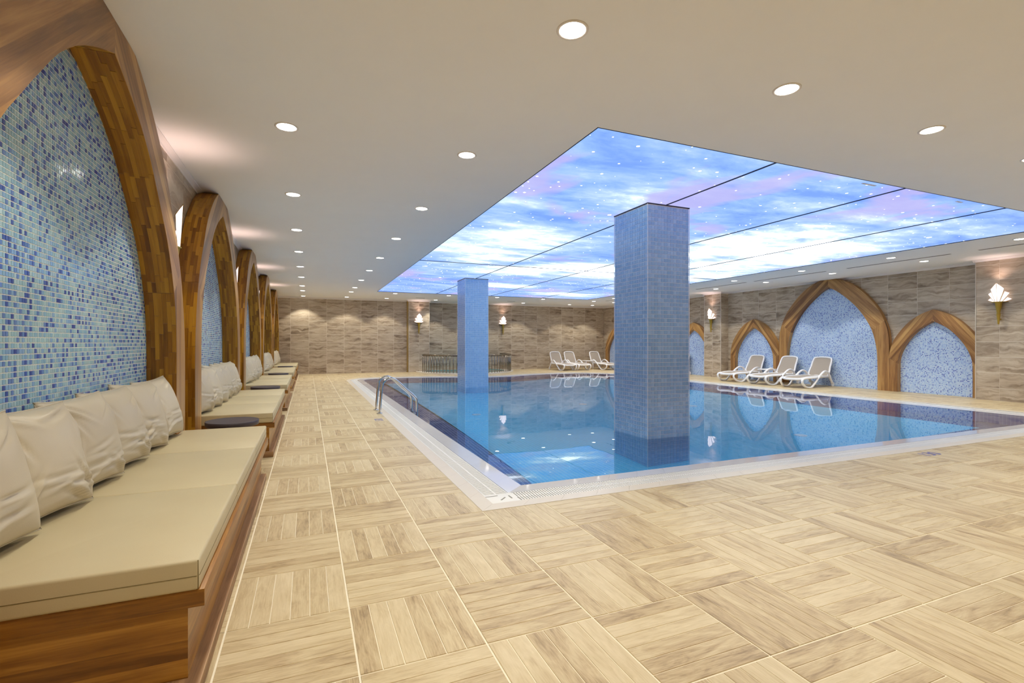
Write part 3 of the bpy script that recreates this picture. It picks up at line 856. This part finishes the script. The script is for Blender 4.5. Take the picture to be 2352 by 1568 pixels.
# ------------------------------------------------------------------ backlit ceiling print
lp = thing('light_panel_ceiling', 'backlit blue sky and star print ceiling above the pool', 'ceiling light', ((PANEL[0]+PANEL[1])/2, (PANEL[2]+PANEL[3])/2, H))
ox, oy = (PANEL[0]+PANEL[1])/2, (PANEL[2]+PANEL[3])/2
xs = [PANEL[0]+.006, 4.11, 6.11, 8.18, PANEL[1]-.006]; ys = [PANEL[2]+.006, 10.1, PANEL[3]-.006]
box('dark_frame', (PANEL[0]-ox-.01, PANEL[2]-oy-.01, .03), (PANEL[1]-ox+.01, PANEL[3]-oy+.01, .05), M['black_gap'], lp)
for i in range(4):
    for j in range(2):
        box('printed_panel', (xs[i]-ox, ys[j]-oy, .010), (xs[i+1]-ox, ys[j+1]-oy, .012), M['sky'], lp)
for x in xs: box('divider', (x-ox-.006, ys[0]-oy, .0), (x-ox+.006, ys[-1]-oy, .0095), M['black_gap'], lp)
for y in ys: box('divider', (xs[0]-ox, y-oy-.006, -.0003), (xs[-1]-ox, y-oy+.006, .0092), M['black_gap'], lp)
for (x, y, l) in ((5.6, 3.42, .22), (7.3, 3.42, .12)): # small lifted flaps at the near edge
    box('print_flap', (x-ox-l/2, y-oy-.012, .002), (x-ox+l/2, y-oy+.012, .006), M['cornice'], lp)

# ------------------------------------------------------------------ recessed downlights
def make_downlight():
    root = thing('recessed_downlight', 'x', 'ceiling light')
    link('trim_ring', lathe_mesh('trim_ring', [(.072, 0), (.072, -.004), (.078, -.006), (.088, -.003), (.088, 0)], M['cornice']), root)
    link('lamp_glass', lathe_mesh('lamp_glass', [(.0715, -.0005), (.0715, -.003), (.05, -.0045), (.01, -.005)], M['lamp']), root)
    L = bpy.data.lights.new('downlight_beam', 'SPOT'); L.energy = DOWNLIGHT_W; L.color = DOWNLIGHT_COL
    L.spot_size = math.radians(102); L.spot_blend = .25; L.shadow_soft_size = .06
    lo = bpy.data.objects.new('beam', L); C.objects.link(lo); lo.parent = root; lo.location = (0, 0, -.02)
    return root
proto = make_downlight(); used = False
rows = []
for i, y in enumerate([.45, 2.36, 4.27, 6.18, 8.09, 10.0, 11.93, 13.8, 15.9, 17.35, 19.3]):
    rows.append((-.155, y, None if i < 2 else '%s downlight of the row above the benches' % ORD[i-2]))
for i, y in enumerate([.45, 2.35, 4.28, 6.2, 8.14, 10.1, 11.95, 13.85, 15.77, 17.15, 19.14]):
    rows.append((1.335, y, None if i < 1 else ('downlight at top centre, largest in view' if i == 1 else '%s downlight of the row left of the sky ceiling' % ORD[i-2])))
for i, x in enumerate([2.98, 4.62, 6.2, 7.8, 9.4, 11.3]):
    rows.append((x, 2.345, ['large tilted-looking downlight in front of the sky ceiling, right of top centre one', 'downlight near top right corner of the view', 'downlight cut by the right edge at the upper right'][i] if i < 3 else None))
for x in (2.98, 4.62, 6.2, 7.8, 9.4, 11.3): rows.append((x, .45, None))
for i, y in enumerate([4.24, 6.17, 8.10, 10.09, 12.0, 13.9, 15.81, 17.25]):
    rows.append((10.79, y, '%s downlight of the row along the right edge of the sky ceiling' % ORD[i]))
for i, y in enumerate([4.24, 6.16, 8.10, 9.99, 11.82, 13.7, 15.6, 17.4, 19.08]):
    rows.append((11.87, y, None if i == 0 else '%s downlight of the row above the white loungers' % ORD[i-1]))
for i, x in enumerate([2.78, 4.68, 6.54, 8.457]):
    rows.append((x, 17.17, '%s from left of downlights at the far edge of the sky ceiling' % ['first', 'second', 'third', 'fourth'][i]))
for i, x in enumerate([2.775, 4.67, 6.55, 8.455, 10.7]):
    rows.append((x, 19.1, '%s from left of downlights close to the back wall' % ['first', 'second', 'third', 'fourth', 'fifth'][i]))
for n, (x, y, lab) in enumerate(rows):
    o = proto if n == 0 else copy_tree(proto)
    o.location = (x, y, H)
    if not lab:
        lab = 'downlight outside the view, %s, %s' % ('in the row behind the camera' if y < 1 else 'in the row above the camera', '%s from the bench wall' % (ORD[1:]+ORD)[[-.155, 1.335, 2.98, 4.62, 6.2, 7.8, 9.4, 11.3, 11.87].index(x)] if x > 0 else 'over the benches')
    o['label'] = lab; o['group'] = 'recessed ceiling downlights'

# ceiling air slots
def slot(label, x0, y0, x1, y1):
    r = thing('ceiling_vent', label, 'vent', ((x0+x1)/2, (y0+y1)/2, H), 0, 'slim air slots in the ceiling')
    L, W = (x1-x0)/2, (y1-y0)/2
    box('slot_frame', (-L, -W, -.004), (L, W, -.0005), M['cornice'], r); 
    if L > W: box('slot_opening', (-L+.01, -W+.012, -.006), (L-.01, W-.012, -.0041), M['blackslot'], r)
    else: box('slot_opening', (-L+.012, -W+.01, -.006), (L-.012, W-.01, -.0041), M['blackslot'], r)
slot('long slim air slot in the ceiling at the far right edge of view', 11.33, 3.4, 11.40, 5.04)
slot('long slim air slot above the near small arch', 11.33, 5.45, 11.40, 7.42)
slot('long slim air slot above the tall arch', 11.33, 7.9, 11.40, 9.95)
slot('long slim air slot above the left lounger, right of near column', 11.33, 10.2, 11.40, 12.14)
slot('slim air slot far back, just left of near column', 11.1, 15.2, 11.17, 16.9)
slot('short air slot near the back wall above the left sconce', 3.75, 18.42, 4.1, 18.50)
slot('short air slot near the back wall above the middle sconce', 7.5, 18.5, 7.85, 18.58)

# ------------------------------------------------------------------ benches, seat cushions, pillows
B0 = [1.86, 5.52, 9.2, 12.92, 16.66]; BL = 2.81
place = ['nearest', 'second', 'third', 'fourth', 'farthest']
def poly_L(x_front, y0, y1, ca, cb):
    """seat outline: full depth between the arch feet ca..cb, shallower beyond"""
    xb, xm = XL+.012, -.932
    pts = [(x_front, y0)]
    pts += [(x_front, y1)]
    if y1 > cb+.01 > y0: pts += [(xm, y1), (xm, cb), (xb, cb)]
    else: pts += [(xb, y1)]
    if y0 < ca-.01 < y1: pts += [(xb, ca), (xm, ca), (xm, y0)]
    else: pts += [(xb, y0)]
    return pts
def make_pillow_mesh(seed, w=.46, h=.45, d=.185):
    rs = np.random.RandomState(seed); n = 40
    u = np.linspace(-1, 1, n+1); U, V = np.meshgrid(u, u, indexing='ij')
    edge = (1-np.abs(U)**2.6)*(1-np.abs(V)**2.6); th = d*np.power(np.clip(edge, 0, 1), .52)
    # outline pinched between the corners
    X = U*w/2*(1-.07*(1-V**2)); Z = V*h/2*(1-.07*(1-U**2))
    wr = np.zeros_like(U)
    for k in range(9):   # folds fanning out of the corners and along the lower part
        cxx, cyy = rs.choice([-1, 1]), rs.choice([-1, -1, 1])
        a = math.atan2(-cyy, -cxx)+rs.uniform(-.55, .55); dx, dy = U-cxx, V-cyy
        al = dx*math.cos(a)+dy*math.sin(a); ac = -dx*math.sin(a)+dy*math.cos(a)
        wr += rs.uniform(.006, .014)*np.exp(-(ac/.05)**2)*np.exp(-((al-.55)/.38)**2)
        wr -= rs.uniform(.006, .013)*np.exp(-((ac-.09)/.045)**2)*np.exp(-((al-.55)/.38)**2)
    for k in range(9):
        z0 = rs.uniform(-.85, -.1); x0 = rs.uniform(-.5, .6); s = rs.uniform(-.2, .2)
        q = V-z0-s*(U-x0)-.12*(U-x0)**2; wr += rs.uniform(.003, .009)*(np.exp(-(q/.035)**2)-np.exp(-((q-.075)/.04)**2))*np.exp(-((U-x0)/.45)**2)
    wr *= np.clip(edge*4, 0, 1)
    vs = []; idx = {}
    for sd in (1, -1):
        for i in range(n+1):
            for j in range(n+1):
                brd = i in (0, n) or j in (0, n)
                if sd < 0 and brd: idx[(sd, i, j)] = idx[(1, i, j)]; continue
                idx[(sd, i, j)] = len(vs)
                vs.append((sd*(th[i, j]*.5+(wr[i, j] if sd > 0 else 0))+ (0), X[i, j], Z[i, j]))
    fs = []
    for sd in (1, -1):
        for i in range(n):
            for j in range(n):
                q = (idx[(sd, i, j)], idx[(sd, i+1, j)], idx[(sd, i+1, j+1)], idx[(sd, i, j+1)]); fs.append(q if sd > 0 else q[::-1])
    me = bpy.data.meshes.new('pillow_cover'); me.from_pydata(vs, [], fs); me.materials.append(M['pillow'])
    me.polygons.foreach_set('use_smooth', [True]*len(fs))
    rim = [vs[idx[(1, i, 0)]] for i in range(n)]+[vs[idx[(1, n, j)]] for j in range(n)]+[vs[idx[(1, n-i, n)]] for i in range(n)]+[vs[idx[(1, 0, n-j)]] for j in range(n)]
    pm = tube_mesh('piping', rim, .0032, M['pillow'], closed=True, sides=6)
    return me, pm
PIL = [make_pillow_mesh(s) for s in (3, 11, 23, 31, 47)]
for bi, y0 in enumerate(B0):
    y1 = y0+BL; c = LEFT_C[bi]; ca, cb = c-1.30, c+1.30
    b = thing('wooden_bench', '%s wooden box bench under the beige seat cushions along the left wall' % place[bi], 'bench', (-.65, (y0+y1)/2, 0), 0, 'wooden benches along the left wall')
    ox_, oy_ = -.65, (y0+y1)/2
    L = lambda a: (a[0]-ox_, a[1]-oy_, a[2])
    box('base_panel', L((-.93, y0+.03, .056)), L((-.362, y1-.03, .292)), M['bench_wood'], b, grain='h')
    box('plinth', L((-.93, y0-.01, 0)), L((-.322, y1-.06, .056)), M['plinth_wood'], b, bevel=.002, grain='h')
    m = prism([(x-ox_, y-oy_) for x, y in poly_L(-.312, y0+.01, y1-.01, ca, cb)], .292, .348, grain=True, r=random.random())
    m.build('seat_board', M['bench_wood'], b, bevel=.0015, weld=True)
    for k in range(3):
        ya, yb = y0+BL/3*k+.002, y0+BL/3*(k+1)-.002
        lab = '%s seat cushion on the %s bench' % (['near-end beige leatherette', 'middle beige leatherette', 'far-end beige leatherette'][k], place[bi])
        cu = thing('seat_cushion', lab, 'cushion', (-.65, (ya+yb)/2, .349), 0, 'beige seat cushions on the benches')
        pl = [(x+.65, y-(ya+yb)/2) for x, y in poly_L(-.326, ya, yb, ca, cb)]
        prism(pl, 0, .100).build('cushion_cover', M['leather'], cu, bevel=.010, weld=True)
        sm = [(p[0]*1.0, p[1], .047) for p in pl]
        # stitched seams: along the middle of the front and end faces, and down the front corners
        fx = pl[0][0]; h = (yb-ya)/2
        tube('seam', [(fx+.0003, -h+.006, .047), (fx+.0003, h-.006, .047)], .0012, M['thread'], cu, sides=5)
        if k == 0: tube('seam', [(fx-.006, -h-.0003, .047), (-.27, -h-.0003, .047)], .0012, M['thread'], cu, sides=5)
        for s in ((-1,) if k == 0 else ()): tube('seam', [(fx-.003, s*h+.003, .003), (fx-.003, s*h+.003, .097)], .0016, M['thread'], cu, sides=5)
# pillows lean against the mosaic wall
PY = [[2.11, 2.54, 2.99, 3.42, 3.86, 4.28], None, None, None, None]
for bi in range(5):
    c = LEFT_C[bi]
    if bi == 0: yl = PY[0]
    elif bi == 1: yl = [c-1.05, c-.60, c-.18, c+.26, c+.66, c+1.06]
    elif bi == 2: yl = [c-.65, c-.2, c+.25, c+.68, c+1.06]
    elif bi == 3: yl = [c-.35, c+.15, c+.62, c+1.06]
    else: yl = [c-.3, c+.2, c+.95]
    for pi, y in enumerate(yl):
        cm, pm = PIL[(pi*2+bi) % 5]
        rnk = '%s from its near end' % ORD[pi] if pi else 'the one at its near end'
        p = thing('throw_pillow', 'crumpled beige pillow on the %s bench, %s' % (place[bi], rnk if pi < len(yl)-1 else 'the one at its far end'), 'pillow',
                  (-1.045, y, .455), 0, 'beige pillows leaning on the mosaic wall')
        lean = random.uniform(.20, .30); tw = random.uniform(-.26, -.14); roll = random.uniform(-.07, .07)
        for nm, me in (('cover', cm), ('piping', pm)):
            o = link(nm, me, p); mt = Matrix.Rotation(tw, 4, 'Z') @ Matrix.Rotation(-lean, 4, 'Y') @ Matrix.Rotation(roll, 4, 'X')
            o.matrix_local = Matrix.Translation((.045, -.01, .222)) @ mt

# dark round side tables in the gaps between benches
def side_table(i, x, y):
    r = thing('side_table', 'low dark round side table between %s bench and %s bench' % (place[i], place[i+1]), 'table', (x, y, 0), 0, 'dark round side tables between benches')
    link('table_top', lathe_mesh('table_top', [(.20, .425), (.208, .430), (.21, .466), (.207, .470)], M['table_dark'], 40), r)
    link('pedestal', lathe_mesh('pedestal', [(.15, 0), (.15, .012), (.05, .03), (.045, .38), (.13, .425)], M['table_dark'], 28), r)
for i in range(4): side_table(i, -.615, (B0[i]+BL+B0[i+1])/2-.16+.02)

# ------------------------------------------------------------------ wall sconces
def make_sconce():
    """stands off the wall along local +x, y sideways, origin on wall at bowl height"""
    r = thing('wall_sconce', 'x', 'wall lamp')
    cx = .07
    link('torch_cone', lathe_mesh('torch_cone', [(.022, -.232), (.026, -.225), (.058, -.012), (.062, 0)], M['gold'], 8, False), r, (cx, 0, 0))
    link('torch_stem', lathe_mesh('torch_stem', [(.014, -.445), (.034, -.238), (.036, -.23), (.03, -.225)], M['gold'], 8, False), r, (cx, 0, 0))
    m = MB(); pts = [(0, -.125), (.05, -.12), (.11, -.085), (.14, 0), (.11, .085), (.05, .12), (0, .125)]
    prism([(x+.0, y) for x, y in pts], -.006, .004, m).build('tray', M['gold'], r)
    box('wall_bracket', (0, -.02, -.12), (.05, .02, -.08), M['gold'], r); box('wall_bracket', (0, -.015, -.36), (.06, .015, -.33), M['gold'], r)
    # glass panes: centre kite in two halves, side panes, low panes, folded back towards the wall
    front, mid = .15, .115
    for s in (1, -1):
        panes = [[(front-.02, 0, .0), (mid, .032*s, 0), (mid, .105*s, .255), (front, 0, .37)],
                 [(mid, .034*s, 0), (.085, .058*s, 0), (.06, .165*s, .165), (.095, .10*s, .20)],
                 [(.08, .06*s, 0), (.05, .085*s, 0), (.025, .185*s, .045), (.05, .125*s, .085)]]
        for q in panes:
            a, b, c, d = [Vector(v) for v in q]; nrm = (b-a).cross(d-a).normalized()*.0015
            m = MB(); f = [a+nrm, b+nrm, c+nrm, d+nrm]; g = [a-nrm, b-nrm, c-nrm, d-nrm]
            m.face(f); m.face(g[::-1])
            for k in range(4): l = (k+1) % 4; m.face([g[k], g[l], f[l], f[k]])
            m.build('glass_pane', M['shade'], r)
            tube('pane_frame', q, .0036, M['gold'], r, closed=True, sides=5)
    U = bpy.data.lights.new('sconce_uplight', 'SPOT'); U.energy = 7; U.color = (1, .70, .62); U.spot_size = math.radians(120); U.spot_blend = 1; U.shadow_soft_size = .04
    lo = bpy.data.objects.new('bulb', U); C.objects.link(lo); lo.parent = r; lo.location = (.14, 0, .36); lo.rotation_euler = (PI, 0, 0)
    return r
sc = make_sconce(); scs = [(12.72, 5.29, PI, 'gold torch sconce with lit glass fan on the near right pilaster'), (12.72, 12.82, PI, 'gold torch sconce on the pilaster just right of near column'),
    (4.10, 19.60, -PI/2, 'gold torch sconce on the back wall pilaster left of far column'), (7.86, YB-.008, -PI/2, 'gold torch sconce on the back wall right of far column'),
    (XL, 4.98, 0, 'sconce between the nearest and second arch, only its tip showing'), (XL, 8.62, 0, 'sconce hidden between the second and third arch'),
    (XL, 12.27, 0, 'sconce hidden between the third and fourth arch'), (XL, 15.94, 0, 'sconce hidden between the fourth and farthest arch'), (XL, 1.25, 0, 'sconce before the nearest arch, outside the view')]
for i, (x, y, rz, lab) in enumerate(scs):
    o = sc if i == 0 else copy_tree(sc)
    o.location = (x, y, 1.97); o.rotation_euler = (0, 0, rz); o['label'] = lab; o['group'] = 'gold torch wall sconces'

# ------------------------------------------------------------------ pool ladder
lad = thing('pool_ladder', 'chrome pool ladder with two curved handrails on the left pool edge', 'ladder', (1.4, 8.48, 0))
prof = [(1.086, 0), (1.102, .217), (1.123, .434), (1.15, .516), (1.204, .558), (1.258, .575), (1.317, .56), (1.399, .497), (1.536, .365), (1.631, .283), (1.681, .219), (1.695, .135), (1.695, -.2), (1.695, -1.05)]
for y in (8.25, 8.71):
    tube('handrail', [(x-1.4, y-8.48, z) for x, z in prof], .019, M['chrome'], lad, smooth_n=5, sides=12, up=(0, 1, 0))
    link('floor_flange', lathe_mesh('floor_flange', [(.048, 0), (.048, .006), (.03, .012), (.022, .014)], M['chrome']), lad, (1.086-1.4, y-8.48, .0025))
for z in (-.22, -.5, -.78):
    box('step', (1.66-1.4, -.21, z-.012), (1.74-1.4, .21, z+.012), M['chrome'], lad, bevel=.004)

# ------------------------------------------------------------------ hot tub with railing
tub = thing('hot_tub', 'round turquoise hot tub against the back wall inside the railing', 'hot tub', (TUBC[0], TUBC[1], 0))
def loc(poly): return [(x-TUBC[0], y-TUBC[1]) for x, y in poly]
ro, ri = loc(tub_poly(1.98)), loc(tub_poly(1.62, 19.93))
def ring_between(o, i, z, name, mat, par):
    m = MB(); loops = [[Vector((x, y, z)) for x, y in o], [Vector((x, y, z)) for x, y in i]]; fl = loops[0]+loops[1]
    for tri in tessellate_polygon(loops):
        p = [fl[k] for k in tri]
        if (p[1]-p[0]).cross(p[2]-p[0]).z < 0: p.reverse()
        m.face(p)
    n = len(o)
    for k in range(n): a, b = o[k], o[(k+1) % n]; m.face([(a[0], a[1], 0), (b[0], b[1], 0), (b[0], b[1], z), (a[0], a[1], z)])
    m.build(name, mat, par)
ring_between(ro, ri, .035, 'rim', M['rim_white'], tub)
ring_wall(ri, -.55, .035, M['tub'], 'basin_wall', tub); fill(ri, -.55, M['tub'], 'basin_floor', tub)
tw = fill([(x+TUBC[0], y+TUBC[1]) for x, y in ri], .022, M['tub_water'], 'tub_water', None); tag(tw, 'turquoise water inside the round hot tub', 'water')
rail = thing('tub_railing', 'curved steel railing with upright bars around the hot tub', 'railing', (TUBC[0], TUBC[1], 0))
RR = 1.88; a0, a1 = math.radians(194), math.radians(378)
arc = [(RR*math.cos(a0+(a1-a0)*i/60), RR*math.sin(a0+(a1-a0)*i/60), .70) for i in range(61)]
tube('handrail', arc, .028, M['steel'], rail, sides=10)
tube('lower_rail', [(x, y, .655) for x, y, z in arc], .010, M['steel'], rail, sides=6)
um = tube_mesh('upright', [(0, 0, .036), (0, 0, .69)], .018, M['steel'], sides=8)
nu = 44
for i in range(nu+1):
    a = a0+(a1-a0)*i/nu; link('upright', um, rail, (RR*math.cos(a), RR*math.sin(a), 0))

# ------------------------------------------------------------------ white loungers and low tables
def make_lounger():
    r = thing('sun_lounger', 'x', 'sun lounger')
    wp = M['white_plastic']
    sp = [(.62, .262), (.35, .258), (.10, .250), (.015, .215), (.02, .14), (.12, .05), (.26, .018), (.36, .022), (.44, .06), (.60, .19), (.78, .325), (.92, .40), (1.03, .413), (1.13, .375), (1.20, .30), (1.25, .21), (1.33, .09)]
    for s in (1, -1):
        tube('side_frame', [(x, s*(.285+.02*math.sin(min(x, 1.1)*2.6)), z) for x, z in sp], .024, wp, r, smooth_n=5, sides=10, ry=.030, up=(0, 1, 0))
        link('wheel', lathe_mesh('wheel', [(.055, -.014), (.062, -.008), (.062, .008), (.055, .014)], wp, 20), r, (1.39, s*.27, .062), (PI/2, 0, 0))
        tube('rear_leg', [(1.20, s*.265, .27), (1.30, s*.268, .16), (1.39, s*.27, .062)], .015, wp, r, smooth_n=4, sides=8)
        link('foot_pad', lathe_mesh('foot_pad', [(.022, 0), (.022, .016), (.018, .018)], M['grey_rubber'], 12), r, (.28, s*.297, 0))
    ring = [(.03, 0, .225), (.035, -.16, .228), (.07, -.245, .245), (.3, -.262, .268), (.7, -.262, .272), (1.19, -.255, .272), (1.2, 0, .268), (1.19, .255, .272), (.7, .262, .272), (.3, .262, .268), (.07, .245, .245), (.035, .16, .228)]
    tube('seat_frame', ring, .024, wp, r, closed=True, smooth_n=4, sides=8, ry=.030)
    def sling(name, rows, th=.004):
        m = MB(); n = len(rows)
        for a, b in zip(rows, rows[1:]):
            m.face([a[0], a[1], b[1], b[0]]); m.face([tuple(Vector(q)-Vector((0, 0, th))) for q in (b[0], b[1], a[1], a[0])])
        m.build(name, M['taupe_sling'], r, smooth=True, weld=True)
    sling('seat_sling', [((x, -w, z), (x, w, z)) for x, w, z in ((.05, .20, .236), (.09, .243, .256), (.3, .257, .279), (.7, .257, .280), (1.19, .25, .282))])
    # backrest
    bx0, bz0, bx1, bz1 = 1.20, .285, 1.44, .765
    def bp(v, u): return (bx0+(bx1-bx0)*v, u, bz0+(bz1-bz0)*v)
    br = [bp(0, -.245), bp(.5, -.247), bp(.85, -.238), bp(.96, -.205), bp(1.0, -.12), bp(1.01, 0), bp(1.0, .12), bp(.96, .205), bp(.85, .238), bp(.5, .247), bp(0, .245), bp(-.02, 0)]
    tube('back_frame', br, .021, wp, r, closed=True, smooth_n=4, sides=8, ry=.026, up=(1, 0, -.5))
    sling('back_sling', [(bp(v, -w), bp(v, w)) for v, w in ((0, .24), (.5, .243), (.85, .232), (.94, .20), (.985, .12))])
    tube('back_prop', [(1.30, -.2, .46), (1.33, -.2, .30), (1.28, -.2, .24)], .010, wp, r); tube('back_prop', [(1.30, .2, .46), (1.33, .2, .30), (1.28, .2, .24)], .010, wp, r)
    return r
lg = make_lounger()
spots = [(11.55, 11.13, .06, 'white lounger with taupe sling, leftmost by the right wall arches'), (11.47, 9.97, .05, 'middle white lounger of the three in front of the tall arch'), (11.50, 8.93, .10, 'white lounger nearest the camera, rightmost of three by the tall arch'),
         (11.50, 14.36, 0, 'white lounger half hidden behind the right side of near column'),
         (10.12, 17.98, PI/2, 'leftmost white lounger by the back wall'), (10.82, 17.98, PI/2, 'second white lounger from left by the back wall, overlapping the first'), (12.05, 17.78, PI/2+.03, 'white lounger by the back wall next to the left edge of near column')]
for i, (x, y, rz, lab) in enumerate(spots):
    o = lg if i == 0 else copy_tree(lg)
    o.location = (x, y, 0); o.rotation_euler = (0, 0, rz); o['label'] = lab; o['group'] = 'white sun loungers'
def low_table(x, y, lab, rz=0.):
    r = thing('low_table', lab, 'table', (x, y, 0), rz, 'white low tables by the loungers')
    q = .04; a, b = .22, .21
    pts = []
    for sx, sy, st in ((1, 1, 0), (-1, 1, 1), (-1, -1, 2), (1, -1, 3)):
        for k in range(5): an = st*PI/2+k*PI/8; pts.append((sx*(a-q)+q*math.cos(an), sy*(b-q)+q*math.sin(an)))
    prism(pts, .355, .385).build('table_top', M['white_plastic'], r, bevel=.005, weld=True)
    for sx in (1, -1):
        for sy in (1, -1): tube('leg', [(sx*(a-.05), sy*(b-.05), .355), (sx*(a-.04), sy*(b-.04), 0)], .019, M['white_plastic'], r, sides=8)
low_table(12.66, 10.58, 'small white low table between the left and middle loungers')
low_table(11.47, 18.85, 'small white low table among the loungers at the back wall')

# ------------------------------------------------------------------ depth figures printed on the floor
def marking(lab, x, y, rz, size, text):
    cu = bpy.data.curves.new('depth_marking', 'FONT'); cu.body = text; cu.size = size; cu.extrude = .0004; cu.align_x = 'CENTER'; cu.align_y = 'CENTER'; cu.offset = .002
    o = bpy.data.objects.new('tmp', cu); C.objects.link(o); bpy.context.view_layer.update()
    me = bpy.data.meshes.new_from_object(o.evaluated_get(bpy.context.evaluated_depsgraph_get())); me.name = 'depth_marking'
    bpy.data.objects.remove(o); me.materials.clear(); me.materials.append(M['ink'])
    k = link('depth_marking', me, None, (x, y, .0008), (0, 0, rz)); tag(k, lab, 'sign', 'blue depth figures on the floor')
marking('blue depth figures 130 printed on the floor below the right part of the pool edge', 5.96, 3.04, 0, .17, '130')
marking('blue depth figures 130 printed on the floor in front of the pool ladder', .99, 7.57, PI/2, .17, '130')

# light from the lamps refracts through the water onto the pool lining
for o in list(bpy.data.objects):
    if o.name.startswith('pool_water') or o.name.startswith('tub_water'): o.cycles.is_caustics_caster = True; o.data.polygons.foreach_set('use_smooth', [True]*len(o.data.polygons))
    if o.name.split('.')[0] in ('pool_floor', 'pool_wall', 'floor_border', 'tiles', 'basin_floor', 'basin_wall'): o.cycles.is_caustics_receiver = True
for l in bpy.data.lights:
    if l.type == 'SPOT': l.cycles.is_caustics_light = True
